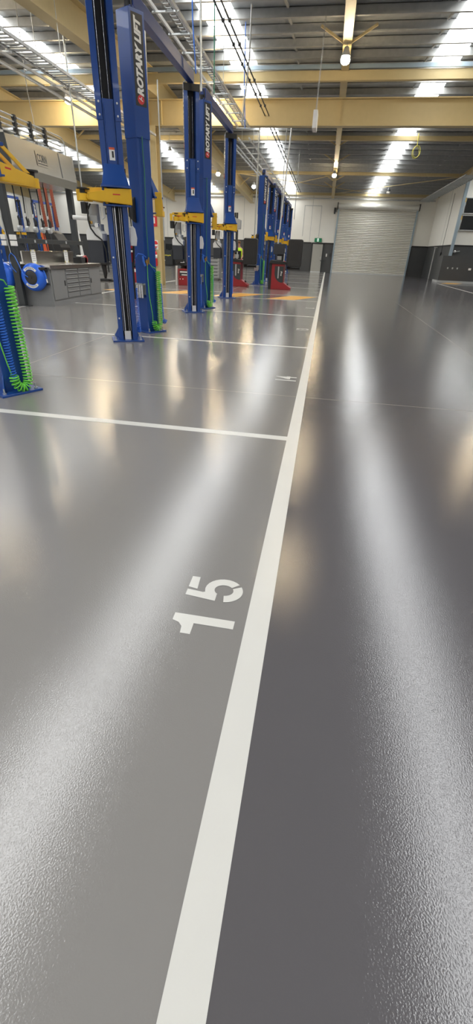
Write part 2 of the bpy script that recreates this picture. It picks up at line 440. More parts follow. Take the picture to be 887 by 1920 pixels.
for x, w, d in ((-26.8,0.3,0.66),(-20.1,0.3,0.66),(-13.4,0.32,0.66),(-6.7,0.34,0.66)):
    struct('ceiling_beam', (lambda b: (ibeam(b, [((x,YB,rz(YB)-0.22-d),d),((x,RIDGE_Y,RIDGE_Z-0.22-d),d),((x,YF-0.25,rz(YF)-0.22-d),d)], w, d), b)[1])(MB()), 'cream')
    for y in (26.5, 31.9, 37.3, 41.6):
        b = MB(); fly(b, x, y, 0.7, 0.62); struct('ceiling_beam', b, 'cream')
b = MB(); d = 0.30
ibeam(b, [((-0.17,YB,rz(YB)-0.22-d),d),((-0.17,RIDGE_Y,RIDGE_Z-0.22-d),d),((-0.17,YF-0.25,rz(YF)-0.12-d),d)], 0.23, d)
struct('ceiling_beam', b, 'cream')
for y in (6.0, 10.5, 16.3, 27.5, 30.8, 36.0, 38.5):
    b = MB(); fly(b, -0.17, y, 0.72, 0.50); struct('ceiling_beam', b, 'cream')
b = MB(); ibeam(b, [((7.6,YB,rz(YB)-0.22-0.3),0.3),((7.6,RIDGE_Y,RIDGE_Z-0.52),0.3),((7.6,35.8,rz(35.8)-0.52),0.3)], 0.23, 0.3); struct('ceiling_beam', b, 'cream')
# big transfer girder across the hall
b = MB(); b.box(XL,19.70,5.11,XR,20.0,5.135); b.box(XL,19.70,5.80,XR,20.0,5.83); b.box(XL,19.84,5.13,XR,19.86,5.80)
for x in (-26.8,-20.1,-13.4,-6.95,-6.45,-0.17,7.6): b.box(x-0.006,19.72,5.13,x+0.006,19.98,5.80)
struct('ceiling_beam', b, 'cream')
# tie beams
for y, z0, z1 in ((18.75, 5.98, 6.22), (26.9, 5.95, 6.12), (35.2, 5.68, 5.84)):
    struct('ceiling_beam', MB().box(XL,y-0.08,z0,XR if y < 35 else 8.0,y+0.08,z1), 'cream', bevel=0.01)
struct('ceiling_beam', MB().box(XL,18.62,6.24,XR,18.68,6.34), 'bluegalv')
# roof bracing rods
for p, q in (((-6.5,35.3,5.72),(3.2,42.5,5.45)), ((-0.2,42.8,5.45),(7.6,35.3,5.72)), ((-6.5,42.8,5.4),(-0.2,35.3,5.72))):
    struct('ceiling_beam', MB().cyl(p, q, 0.022, 8), 'cream')
# cream column
b = MB(); b.box(-7.22,19.62,0,-6.72,19.65,5.11); b.box(-7.22,20.02,0,-6.72,20.05,5.11); b.box(-6.985,19.65,0,-6.955,20.02,5.11)
b.prism([(-6.72,5.11),(-6.45,5.11),(-6.72,4.95)], 'y', 19.82, 19.85); b.prism([(-7.22,5.11),(-7.49,5.11),(-7.22,4.95)], 'y', 19.82, 19.85)
COLX = 0.22
for i, v in enumerate(b.v): b.v[i] = (-6.85 + (v[0]+6.97)*0.72, v[1], v[2])
struct('pillar', b, 'cream')
for x in (-20.1, -26.8):
    b = MB(); b.box(x-0.15,19.66,0,x+0.15,19.69,5.11); b.box(x-0.15,20.0,0,x+0.15,20.03,5.11); b.box(x-0.012,19.69,0,x+0.012,20.0,5.11); struct('pillar', b, 'cream')

# ------------------------------------------------------------------ two-post lifts
LX = -3.15
HALF = 1.6
def col_T(s):      # s=+1: far post (front turned to the camera); s=-1: near post
    return Matrix.Translation((0, HALF*s, 0)) @ Matrix.Rotation(math.radians(27 if s > 0 else 153), 4, 'Z')
CH_POLY = [(-.15,-.13),(-.075,-.13),(-.075,.03),(.075,.03),(.075,-.13),(.15,-.13),(.12,.11),(-.12,.11)]
def sc_poly(k): return [(a*k, b*k) for a, b in CH_POLY]
def make_lift(label, long_arm=False):
    root = thing('two_post_lift', label, 'vehicle lift', (LX, 5.74, 0), 0)
    for s in (1, -1):
        T = col_T(s)
        post = obj('post', MB(T).prism(CH_POLY, 'z', 0.02, 3.0).prism(sc_poly(1.07), 'z', 2.78, 4.16), 'blue', root, bevel=0.004)
        bp = MB(T); bp.box(-.25,-.22,0,.25,.22,0.022)
        for sx in (-1, 1): bp.prism([(-.11,.02),(-.21,.02),(-.11,.17)], 'x', sx*0.118-0.006, sx*0.118+0.006) if False else bp.add([(sx*.13,.11,.02),(sx*.22,.18,.02),(sx*.13,.11,.19),(sx*.118,.12,.02),(sx*.208,.19,.02),(sx*.118,.12,.19)], [(0,1,2),(3,5,4),(0,3,4,1),(1,4,5,2),(0,2,5,3)])
        obj('base_plate', bp, 'blue', post, bevel=0.003)
        for ax, ay in ((-.2,-.17),(.2,-.17),(-.2,.17),(.2,.17)):
            obj('anchor_bolt', MB(T).cyl((ax,ay,.02),(ax,ay,.035),0.02,6).cyl((ax,ay,.035),(ax,ay,.075),0.009,8), 'galv', post)
        dk = MB(T)      # decal on both slanted sides of the head
        for sx in (1, -1):
            A = Vector((.15*sx*1.07,-.13*1.07,0)); B = Vector((.12*sx*1.07,.11*1.07,0)); e = (B-A).normalized(); nrm = Vector((e.y*sx, -e.x*sx, 0)); nrm = nrm if nrm.x*sx > 0 else -nrm
            c = (A+B)/2 + nrm*0.0015
            x = Vector((0,0,1)); y = nrm.cross(x)
            F = frame((c.x,c.y,3.62), x, y)
            dk.add([(-.47,-.095,0),(.5,-.095,0),(.5,.095,0),(-.47,.095,0)], [(0,1,2,3)], 0, T=F)
            put_text(dk, 'ROTARY LIFT', F @ Matrix.Translation((0.06,0.0,.0012)), 0.1, 1, bold=0.006, shear=0.25, fit=(0.83,0.115))
            dk.add([(-.395+.055*math.cos(t*PI/6), 0.0+.06*math.sin(t*PI/6), .001) for t in range(12)], [tuple(range(12))], 2, T=F)
            dk.add([(-.415,-.03,.002),(-.405,-.035,.002),(-.375,.03,.002),(-.385,.035,.002)], [(0,1,2,3)], 1, T=F)
            dk.add([(-.40,-.005,.002),(-.365,-.02,.002),(-.36,-.008,.002),(-.395,.008,.002)], [(0,1,2,3)], 1, T=F)
        obj('lettering_decal', dk, ['black','white','signred'], post, label='black strip with slanted white lettering ROTARY LIFT')
        for z in (2.83, 2.96, 1.2, 0.35):
            sx_list = (-1, 1) if z > 2 else (-1,)
            for sx in sx_list:
                bb = MB(T); bb.cyl((sx*.118,-.128 if z < 2 else -.138,z),(sx*.118,-.145 if z < 2 else -.152,z),0.012,8)
                obj('bolt_head', bb, 'traywhite', post)
        obj('slot_lining', MB(T).box(-.074,0.018,0.05,.074,.028,4.1), 'black', post)
        rb = MB(T); rb.cyl((-.03,-.035,.1),(-.03,-.035,2.1),0.016,10); rb.cyl((.032,-.035,.15),(.032,-.035,4.0),0.006,6); rb.cyl((-.058,-.06,.15),(-.058,-.06,4.0),0.006,6); rb.cyl((.058,-.06,.15),(.058,-.06,2.1),0.005,6)
        obj('lift_ram', rb, 'chrome', root)
        obj('slot_stop', MB(T).box(-.05,-.09,.022,.05,-.075,.15), 'white', root)
        # carriage
        cb = MB(T); cb.box(-.072,-.125,2.1,.072,.0,3.0)
        cb.box(-.055,-.15,2.3,.055,-.12,2.97)
        cb.box(-.14,-.158,2.3,-.098,-.131,2.98) if False else None
        poly_lo = [(-.185,-.29),(.185,-.29),(.185,-.13),(-.185,-.13)]; poly_hi = [(-.125,-.155),(.125,-.155),(.125,-.13),(-.125,-.13)]
        cb.add([(a,b,2.07) for a,b in poly_lo]+[(a,b,2.32) for a,b in poly_hi], [(3,2,1,0),(4,5,6,7),(0,1,5,4),(1,2,6,5),(2,3,7,6),(3,0,4,7)])
        cb.box(-.20,-.32,2.045,.20,-.135,2.07); cb.box(-.185,-.29,1.835,.185,-.135,1.85)
        cb.box(-.07,-.16,1.85,.07,-.12,2.05)
        for sx in (-1,1): cb.cyl((sx*.175,-.24,1.83),(sx*.175,-.24,2.085),0.022,10)
        car = obj('carriage', cb, 'blue', root, bevel=0.003)
        obj('warning_label', MB(T).box(-.04,-.1525,2.36,.035,-.1505,2.50,0).box(-.04,-.1535,2.475,.035,-.1515,2.50,1).box(-.005,-.1535,2.39,.02,-.1515,2.46,2), ['paper','orange','black'], car, label='small white warning label with an orange edge')
        # swing arms
        def arm(px, py, ang, L, z0=1.855, msign=1, tall=False):
            hp = [(-.05,0),(L,0.03),(L+.02,.06),(L,.10),(.32,.14),(.30,.17),(0.02,.185),(-.05,.185)] if not tall else [(-.05,0),(L,0.02),(L+.02,.05),(L,.11),(-.05,.15)]
            A = T @ Matrix.Translation((px,py,z0)) @ Matrix.Rotation(ang, 4, 'Z')
            m = MB(A)
            m.prism(hp, 'y', -.055, -.045)
            m.prism(hp, 'y', .045, .055)
            m.add([(-.05,-.055,0),(L,-.055,.03),(L,.055,.03),(-.05,.055,0),(-.05,-.055,.012),(L,-.055,.042),(L,.055,.042),(-.05,.055,.012)], [(0,3,2,1),(4,5,6,7),(0,1,5,4),(1,2,6,5),(2,3,7,6),(3,0,4,7)])
            if not tall: m.add([(.3,-.055,.14),(L,-.055,.10),(L,.055,.10),(.3,.055,.14),(.3,-.055,.152),(L,-.055,.112),(L,.055,.112),(.3,.055,.152)], [(0,3,2,1),(4,5,6,7),(0,1,5,4),(1,2,6,5),(2,3,7,6),(3,0,4,7)])
            m.box(L-.02,-.055,.03,L,.055,.11); m.box(-.06,-.06,.0,-.03,.06,.185 if not tall else .32)
            if tall:
                for q in (-.055, .045): m.prism([(-.05,.285),(-.05,.32),(.02,.32),(L*.9,.125),(L*.72,.12),(.01,.285)], 'y', q, q+.01)
                m.add([(-.05,-.055,.32),(.02,-.055,.32),(.02,.055,.32),(-.05,.055,.32),(-.05,-.055,.33),(.02,-.055,.33),(.02,.055,.33),(-.05,.055,.33)], [(0,3,2,1),(4,5,6,7),(0,1,5,4),(1,2,6,5),(2,3,7,6),(3,0,4,7)])
                m.box(-.05,-.02,.10,.0,.02,.30)
            if not tall: m.box(.30,-.05,.02,.36,.05,.15)
            m.cyl((L+.06,0,.02),(L+.06,0,.10),0.065,16)
            a = obj('swing_arm', m, 'yellow', root, bevel=0.003)
            p = MB(A); p.cyl((L+.06,0,.10),(L+.06,0,.15),0.035,12); p.cyl((L+.06,0,.15),(L+.06,0,.165),0.072,18)
            obj('lift_pad', p, 'black', a)
            obj('arm_marking', MB(A).box(.10,msign*.0555,.105,.20,msign*.0565,.118), 'signred', a)
        if s > 0:
            arm(.145,-.24, math.radians(183), 0.54 if long_arm else 0.28)
            arm(-.175,-.20, math.radians(172), 0.16)
        else:
            if long_arm: arm(-.10,-.24, math.radians(-58), 0.62, msign=-1, z0=1.80, tall=True)
            else: arm(-.175,-.24, math.radians(-48), 0.40, msign=-1, z0=1.80, tall=True)
            arm(.175,-.24, math.radians(-20), 0.55)
        if s > 0:
            obj('head_plate', MB(T).box(-.165,-.146,4.06,.165,-.139,4.17).box(-.06,-.04,4.16,.06,.04,4.2), 'black', post)
        else:
            obj('hose_loop', MB(T).tube([(.05,0,4.16),(.06,0,4.28),(.02,0,4.36),(-.05,0,4.34),(-.07,0,4.2),(-.07,0,4.14)],0.012,8).cyl((.0,.0,4.16),(.0,.0,4.26),0.05,12), 'rubber', post)
    cbm = MB(); cbm.bar((0.02,-HALF,4.29),(0.02,HALF,4.29),0.13,0.17)
    for s in (-1, 1): cbm.box(-.04,s*HALF-.04,4.15,.08,s*HALF+.04,4.21)
    cbeam = obj('crossbeam', cbm, 'bluedark', root, bevel=0.006)
    obj('cable_hook', MB().tube([(-.06,1.5,4.22),(-.10,1.5,4.2),(-.12,1.5,4.16),(-.10,1.5,4.13),(-.07,1.5,4.15)],0.01,6), 'galv', cbeam)
    # power unit on the far post
    T = Matrix.Translation((-.30, HALF-.12, 0))
    pu = obj('power_unit', MB(T).box(-.08,-.05,1.44,.10,.07,1.62).cyl((0,0,1.60),(0,0,1.86),0.075,16).box(-.03,-.09,1.60,.08,-.04,1.72), 'lgrey', root, bevel=0.004)
    obj('capacitor_box', MB(T).box(-.17,-.06,1.74,-.09,.04,1.88), 'black', pu, bevel=0.004)
    obj('reservoir', MB(T).box(-.12,-.08,1.12,.12,.09,1.41), 'darkblue', pu, bevel=0.012)
    obj('reservoir_top', MB(T).prism([(-.125,1.41),(.125,1.41),(.125,1.50),(.07,1.58),(-.07,1.58),(-.125,1.52)], 'y', -.085, .095), 'white', pu, bevel=0.008)
    obj('pump_hose', MB(T).tube([(.0,-.10,1.86),(-.04,-.12,1.78),(-.05,-.12,1.66),(-.02,-.13,1.56),(.04,-.12,1.48),(.12,-.10,1.42),(.16,-.08,1.30),(.165,-.06,1.0)],0.011,8), 'rubber', pu)
    obj('brass_valve', MB(T).box(-.06,-.10,1.615,.0,-.06,1.65), 'brass', pu)
    obj('pump_gauge', MB(T).cyl((.06,-.06,1.60),(.06,-.10,1.60),0.03,14), 'chrome', pu)
    obj('chain_shackle', MB(T).tube([(.14,-.1,1.82),(.14,-.1,1.70),(.17,-.1,1.68),(.20,-.1,1.70),(.20,-.1,1.82)],0.012,8), 'traywhite', pu)
    # control pendant and cable guard on the far post, aisle side
    Tc = col_T(1)
    cp = obj('control_pendant', MB(Tc).prism([(.165,1.36),(.255,1.36),(.27,1.46),(.25,1.58),(.215,1.62),(.175,1.60)], 'y', -.02, .04), 'white', root, bevel=0.006)
    obj('pendant_cable', MB(Tc).tube([(.20,.01,1.60),(.19,.01,1.8),(.175,.02,2.05),(.17,.03,2.3)],0.008,6).tube([(.21,.01,1.36),(.20,.01,1.2),(.185,.02,1.1)],0.016,8), 'rubber', cp)
    obj('cable_guard', MB(Tc).box(.15,.0,.62,.19,.05,1.14), 'rubber', root, bevel=0.004)
    # outer post fittings
    Tn = col_T(-1)
    obj('door_guard', MB(Tn).prism([(1.70,.115),(2.03,.115),(2.07,.13),(2.02,.185),(1.72,.165)], 'x', -.005, .13, T=Matrix(((1,0,0,0),(0,0,1,0),(0,1,0,0),(0,0,0,1)))) if False else MB(Tn).add([(.0,.112,1.68),(.14,.112,1.76),(.14,.112,2.05),(.0,.112,2.05),(.015,.175,1.70),(.125,.175,1.78),(.125,.175,1.99),(.015,.175,1.99)], [(0,1,2,3),(7,6,5,4),(0,4,5,1),(1,5,6,2),(2,6,7,3),(3,7,4,0)]), 'black', root, bevel=0.012)
    rk = obj('adapter_rack', MB(Tn).box(-.11,.112,.775,.14,.19,.785).box(-.11,.185,.785,.14,.195,.80).box(-.11,.112,.62,.14,.118,.80), 'galv', root)
    for k in range(4):
        x = -.07 + k*.062
        obj('height_adapter', MB(Tn).cyl((x,.155,.57),(x,.155,.79),0.024,14).cyl((x,.155,.79),(x,.155,.80),0.03,14), 'chrome', rk)
    fx = obj('air_fitting', MB(Tn).box(-.158,.03,1.12,-.135,.11,1.15).cyl((-.165,.05,1.10),(-.165,.05,1.2),0.012,8).cyl((-.165,.09,1.08),(-.165,.09,1.17),0.012,8), 'brass', root)
    obj('air_line', MB(Tn).tube([(-.16,.03,2.80),(-.157,.03,2.6),(-.16,.02,2.4),(-.158,.05,1.7),(-.165,.05,1.15)],0.0075,8), 'dgreen', fx)
    obj('blow_gun', MB(Tn).tube([(-.16,.10,1.2),(-.12,.14,1.24),(-.04,.17,1.25),(.02,.17,1.20)],0.009,8).tube([(-.12,.14,1.22),(-.13,.14,1.14),(-.15,.12,1.07)],0.018,8), 'bhose', fx)
    return root

LIFTS = [
  (5.74,  'blue two-post vehicle lift beside painted bay number 14, nearest the camera'),
  (9.95,  'blue two-post vehicle lift beside painted bay number 13, second nearest of the row'),
  (14.16, 'blue two-post vehicle lift beside painted bay number 12, last before the yellow hatched walkway'),
  (24.9,  'blue two-post vehicle lift just behind the red wheel balancers, first beyond the hatched walkway'),
  (29.1,  'blue two-post vehicle lift second beyond the hatched walkway'),
  (33.3,  'blue two-post vehicle lift third beyond the hatched walkway'),
  (37.5,  'blue two-post vehicle lift fourth beyond the hatched walkway, nearest the far wall'),
]
first = make_lift(LIFTS[0][1], True); first['group'] = 'two-post lifts along the aisle'
proto = make_lift(LIFTS[1][1]); proto['group'] = 'two-post lifts along the aisle'; proto.location = (LX, LIFTS[1][0], 0)
for y, lab in LIFTS[2:]:
    c = copy_tree(proto); c.location = (LX, y, 0); c['label'] = lab
for (y, lab) in ((36.5, 'small distant blue lift across the hall seen left of the hanging oil guns'), (41.7, 'small distant blue lift across the hall seen behind the hanging oil guns')):
    c = copy_tree(proto); c.location = (-24.5, y, 0); c['label'] = lab; c['group'] = 'two-post lifts of the far row'
obj('sight_tube', MB().cyl((-.36,1.42,1.68),(-.60,1.40,1.69),0.028,14,0).cyl((-.60,1.40,1.69),(-.625,1.40,1.69),0.03,14,1), ['white','black'], first)

# coiled hoses hanging on the outer posts
def coil(mb, path, r, turns, rt_, seg=14, n=6):
    P = [Vector(p) for p in path]
    L = [0]
    for a, b in zip(P[:-1], P[1:]): L.append(L[-1] + (b-a).length)
    def at(s):
        s *= L[-1]
        for i in range(len(P)-1):
            if s <= L[i+1] or i == len(P)-2:
                t = (s-L[i])/max(1e-6, L[i+1]-L[i]); return P[i].lerp(P[i+1], t), (P[i+1]-P[i]).normalized()
    N = turns*seg; pts = []; pa = None
    for k in range(N+1):
        u = k/N
        c, _ = at(u); q0, _ = at(max(0, u-0.035)); q1, _ = at(min(1, u+0.035)); tt = (q1-q0).normalized()
        c = (c*2+q0+q1)/4
        if pa is None: pa = tt.cross(Vector((0.3,1,0))).normalized()
        pa = (pa - tt*pa.dot(tt)).normalized(); b = tt.cross(pa)
        an = 2*PI*turns*u
        pts.append(c + (pa*math.cos(an)+b*math.sin(an))*r)
    mb.tube(pts, rt_, n); return pts
def ubend(x, y0, y1, ztop, zbot, z2):
    """down at y0, round the bottom, up at y1"""
    pts = [(x,y0,ztop),(x,y0,zbot+0.09)]; c = (y0+y1)/2; r = (y0-y1)/2
    for k in range(1, 8): pts.append((x, c + r*math.cos(PI*k/8), zbot+0.09-0.09*math.sin(PI*k/8)))
    pts.append((x,y1,zbot+0.09)); pts.append((x,y1,z2)); return pts
WHERE = {0:('nearest blue lift post, lower left of the hall','beside bay 14'),1:('second','beside bay 13'),2:('third','beside bay 12'),3:('fourth','')}
HOSE = ['on the near post of the lift in bay 14', 'on the near post of the lift in bay 13', 'on the near post of the lift in bay 12', 'on the first lift beyond the hatched walkway']
gm = bm_ = None
for i, (y, lab) in enumerate(LIFTS[:4]):
    yc = y - HALF
    if gm is None:
        Tn = Matrix.Rotation(math.radians(153), 4, 'Z')
        g = MB(Tn)
        x = -.215
        p = ubend(x, -.10, .045, 1.0, .05, .20)
        coil(g, p, 0.042, 38, 0.0075)
        g.tube([(-.165,.05,1.12),(-.19,.0,1.06),(x+.02,-.07,1.04),(x+.04,-.10,1.0)],0.0062,6)
        g.tube([(x+.04,.045,.20),(x+.0,.08,.30),(x+.03,.105,.6),(-.17,.10,.9),(-.165,.09,1.10)],0.0062,6)
        og = obj('coiled_air_hose', g, 'green', None, 'bright green coiled air hose hanging '+HOSE[0], 'air hose', 'green coiled air hoses', loc=(LX,yc,0))
        b = MB(Tn)
        coil(b, [(-.180,.03,1.0),(-.182,.03,.5),(-.185,.03,.22),(-.19,.02,.14)], 0.026, 34, 0.0055)
        obj('coiled_air_hose', b, 'bhose', None, 'blue coiled air hose hanging '+HOSE[0], 'air hose', 'blue coiled air hoses', loc=(LX,yc,0))
        b = MB(Tn)
        pts = [(-.165,-.19,.80),(-.17,-.195,.45),(-.175,-.20,.24),(-.18,-.215,.16),(-.18,-.25,.14),(-.18,-.28,.20)]
        coil(b, pts, 0.028, 34, 0.0060)
        b.tube([(-.16,.05,1.12),(-.165,-.05,1.02),(-.165,-.17,.90),(-.165,-.165,.80)],0.006,6)
        ob = obj('coiled_air_hose', b, 'bhose', None, 'blue coiled air hose hanging '+HOSE[1], 'air hose', 'blue coiled air hoses', loc=(LX,LIFTS[1][0]-HALF,0))
        gm, bm_ = og, ob
    else:
        c = gm.copy(); col.objects.link(c); c.location = (LX,yc,0); c['label'] = 'bright green coiled air hose hanging '+HOSE[i]
        if i > 1:
            c = bm_.copy(); col.objects.link(c); c.location = (LX,yc,0); c['label'] = 'blue coiled air hose hanging '+HOSE[i]
# blue hoses behind the cable guards of the far posts
fh = None
for i, (y, where) in enumerate(((5.74,'bay 14'),(9.95,'bay 13'),(14.16,'bay 12'))):
    if fh is None:
        b = MB(Matrix.Rotation(math.radians(27), 4, 'Z'))
        coil(b, [(.19,.07,.78),(.195,.075,.4),(.20,.08,.2),(.20,.11,.12),(.20,.15,.14),(.20,.16,.2)], 0.032, 36, 0.0062)
        fh = obj('coiled_air_hose', b, 'bhose', None, 'blue coiled air hose below the black guard, far post of the lift in '+where, 'air hose', 'blue hoses on far posts', loc=(LX,y+HALF,0))
    else:
        c = fh.copy(); col.objects.link(c); c.location = (LX,y+HALF,0); c['label'] = 'blue coiled air hose below the black guard, far post of the lift in '+where

# ------------------------------------------------------------------ service island
BX0, BX1, BY0, BY1, BH = -8.1, -6.53, 10.93, 13.62, 0.90
wb = thing('workbench', 'long grey metal workbench with a stainless top under the canopy', 'workbench', (BX1, BY0, 0))
def L_(mb): 
    for i, v in enumerate(mb.v): mb.v[i] = (v[0]-BX1, v[1]-BY0, v[2])
    return mb
obj('body', L_(MB().box(BX0,BY0,0.0,BX1-0.02,BY1,BH-0.06)), 'grey', wb, bevel=0.004)
obj('plinth', L_(MB().box(BX0-0.01,BY0-0.012,0,BX1-0.005,BY1+0.01,0.11)), 'grey', wb)
obj('benchtop', L_(MB().box(BX0-0.02,BY0-0.02,BH-0.085,BX1+0.03,BY1+0.02,BH).box(-7.32,BY0+0.15,BH,-7.28,BY1-0.05,BH+0.27)), 'stain', wb, bevel=0.004)
for y0, y1, hy in ((10.98,11.62,11.55),(12.93,13.57,12.99)):
    d_ = obj('door', L_(MB().box(BX1-0.02,y0,0.14,BX1,y1,0.80)), 'grey', wb, bevel=0.004)
    obj('handle', L_(MB().box(BX1-0.002,hy-0.025,0.43,BX1+0.006,hy+0.025,0.55)), 'black', d_, bevel=0.003)
for y0, y1 in ((11.65,12.26),(12.29,12.90)):
    z = 0.80
    for k, hgt in enumerate((0.085,0.10,0.10,0.10,0.10,0.17)):
        d_ = obj('drawer', L_(MB().box(BX1-0.02,y0,z-hgt+0.008,BX1+0.0,y1,z)), 'grey', wb, bevel=0.003)
        obj('pull', L_(MB().box(BX1,y0+0.02,z-0.03,BX1+0.014,y1-0.02,z-0.004).box(BX1,y0+0.02,z-0.045,BX1+0.003,y1-0.02,z-0.03,1)), ['galv','black'], d_)
        z -= hgt
# gantry
ga = thing('service_gantry', 'charcoal steel gantry with a stainless canopy and rails over the workbench', 'gantry', (-7.3, 10.76, 0))
def G_(mb):
    for i, v in enumerate(mb.v): mb.v[i] = (v[0]+7.3, v[1]-10.76, v[2])
    return mb
for y in (10.76, 13.82):
    p = obj('post', G_(MB().box(-7.36,y-0.06,0.012,-7.20,y+0.06,2.66)), 'charcoal', ga, bevel=0.006)
    obj('foot_plate', G_(MB().box(-7.46,y-0.10,0,-7.10,y+0.10,0.012)), 'charcoal', p)
obj('cross_rail', G_(MB().box(-7.18,10.76,1.33,-7.14,14.0,1.43)), 'charcoal', ga, bevel=0.004)
for y in (11.5,12.0,13.0): obj('socket', G_(MB().box(-7.14,y-0.03,1.35,-7.132,y+0.03,1.41)), 'lgrey', ga)
for dx in (-0.16, 0.09):
    for z in (1.27,1.39): obj('power_outlet', G_(MB().box(-7.30+dx,10.60 if dx > 0 else 10.64,z,-7.18+dx,10.70,z+0.10)), 'white', ga, bevel=0.006)
CAN = [(-6.975,2.60),(-6.97,2.78),(-7.02,3.32),(-7.50,3.32),(-7.66,2.78),(-7.62,2.60)]
cn = obj('canopy', G_(MB().prism(CAN,'y',10.86,13.75)), 'stain', ga, bevel=0.004)
obj('end_cap', G_(MB().prism([(a,b) for a,b in CAN[1:5]],'y',10.84,10.865)), 'charcoal', cn)
obj('canopy_seam', G_(MB().bar((-6.970,13.0,2.8),(-7.016,13.0,3.3),0.02,0.01)), 'grey', cn)
e = Vector((-7.02+6.97,0,3.32-2.78)).normalized()
F = frame((-6.991,12.15,3.05), (0,1,0), (e.x,0,e.z))
lg = MB(); lg.add([(-.24,-.14,.0),(.24,-.14,.0),(.24,.14,.0),(-.24,.14,.0)], [(0,1,2,3)], 0, T=F @ Matrix.Translation((0,0,.004)))
put_text(lg, 'CORN', F @ Matrix.Translation((0,0.015,.006)), 0.2, 1, bold=0.002, fit=(0.40,0.15))
lg.add([(-.20,-.10,.006),(.20,-.10,.006),(.20,-.085,.006),(-.20,-.085,.006)], [(0,1,2,3)], 1, T=F)
obj('name_plate', G_(lg), ['stain','charcoal'], cn, label='small plate with dark lettering on the canopy face')
rl = MB()
for k in range(4):
    z = 3.42 + 0.095*k
    rl.tube([(-7.16,10.0,z),(-7.16,13.45,z)],0.016,8)
rl.tube([(-7.16,13.35,3.705),(-7.16,13.55,3.70),(-7.16,13.66,3.62),(-7.16,13.68,3.33)],0.016,8)
obj('pipe_rail', G_(rl), 'galv', ga)
for k, y in enumerate((10.95,11.55,12.15,12.75)):
    ck = MB(); ck.box(-7.19,y-0.035,3.42,-7.13,y+0.035,3.74)
    for z in (3.37,3.46,3.56,3.66): ck.box(-7.20,y-0.045,z+0.01,-7.12,y+0.045,z+0.045)
    c = obj('pipe_clip', G_(ck), 'black', ga)
    obj('clip_foot', G_(MB().box(-7.2,y-0.05,3.32,-7.12,y+0.05,3.39)), 'galv', c)
# paper notices
for y, lab in ((11.55,'white paper notice with yellow taped corners on the splashback, nearest the front post'),(13.15,'white paper notice with yellow taped corners on the splashback, near the rear post')):
    n = MB().box(-7.2785,y-0.10,BH+0.0,-7.276,y+0.10,BH+0.30,0)
    for k in range(5): n.box(-7.2765,y-0.07,BH+0.06+0.042*k,-7.2755,y+0.07,BH+0.07+0.042*k,1)
    for dy in (-0.1,0.07):
        for dz in (0.0,0.265): n.box(-7.2768,y+dy,BH+dz,-7.275,y+dy+0.03,BH+dz+0.035,2)
    obj('paper_notice', n, ['paper','grey','acid'], None, lab, 'notice', 'taped notices on the splashback')
# hose reels on the bench end
def reel(x, label, end=True):
    t = thing('hose_reel', label, 'hose reel', (x, BY0-0.012, 0.635), 0, 'blue hose reels')
    A = Matrix.Rotation(PI/2, 4, 'X')      # local z -> -y
    prof = [(0.20,0.0),(0.285,0.02),(0.30,0.07),(0.295,0.15),(0.27,0.20),(0.23,0.225),(0.155,0.23),(0.15,0.20)]
    obj('housing', MB().lathe(prof, 40, T=A), 'reel', t)
    obj('hub', MB().lathe([(0.158,0.19),(0.158,0.222),(0.13,0.235),(0.05,0.238)], 36, T=A).cyl((-.012,-.238,0),(-.012,-.25,0),0.03,12), 'reelblack', t)
    for a0, s in ((90,'RETRACTA'),(270,'RETRACTA')):
        lb = MB(); vs = []; n = 14
        for i in range(n+1):
            a = math.radians(a0-48+96*i/n)
            for r in (0.17,0.225): vs.append((r*math.cos(a), (-0.2335 if r < .2 else -0.2300), r*math.sin(a)))
        lb.add(vs, [(2*i,2*i+1,2*i+3,2*i+2) for i in range(n)], 0)
        for j, ch in enumerate(s):
            aa = math.radians(a0 + (1 if a0 == 90 else -1)*(31 - 62*j/7)) if a0 == 90 else math.radians(a0 - 31 + 62*j/7)
            rd = Vector((math.cos(aa), 0, math.sin(aa))); tn_ = Vector((math.sin(aa), 0, -math.cos(aa)))
            if a0 != 90: rd2, tn2 = -rd, -tn_
            else: rd2, tn2 = rd, tn_
            put_text(lb, ch, frame((.197*rd.x, -0.2335, .197*rd.z), tn2, rd2), 0.042, 1, bold=0.001)
        obj('label_band', lb, ['white','charcoal'], t)
    if end: obj('hose_mouth', MB().box(.20,-.19,.16,.30,-.06,.22), 'black', t, bevel=0.01)
    if end: obj('hose_end', MB().tube([(.26,-.12,.18),(.31,-.13,.12),(.33,-.13,.03),(.335,-.13,-.02)],0.012,8,0).cyl((.335,-.13,-.02),(.345,-.13,-.10),0.016,10,1), ['bhose','white'], t)
    for z in (-.14,.14): obj('mount_bracket', MB().box(-.33,-.03,z-.02,.33,0.0,z+.02) , 'charcoal', t)
    return t
reel(-6.90, 'round blue hose reel on the bench end, beside the corner with drawers')
reel(-7.71, 'round blue hose reel on the bench end, left of the charcoal post and cut off', False)
obj('split_cable', MB().tube([(-7.42,10.68,2.5),(-7.34,10.68,1.6),(-7.30,10.68,1.13)],0.012,8,0).tube([(-7.30,10.68,1.13),(-7.36,10.68,1.06),(-7.38,10.68,0.95),(-7.34,10.69,0.82),(-7.25,10.68,0.73)],0.01,8,1).tube([(-7.30,10.68,1.13),(-7.22,10.68,1.06),(-7.14,10.66,0.9),(-7.08,10.66,0.72),(-6.96,10.66,0.64)],0.01,8,1), ['lgrey','bhose'], None, 'grey hose splitting into two blue lines down the charcoal gantry post', 'hose')
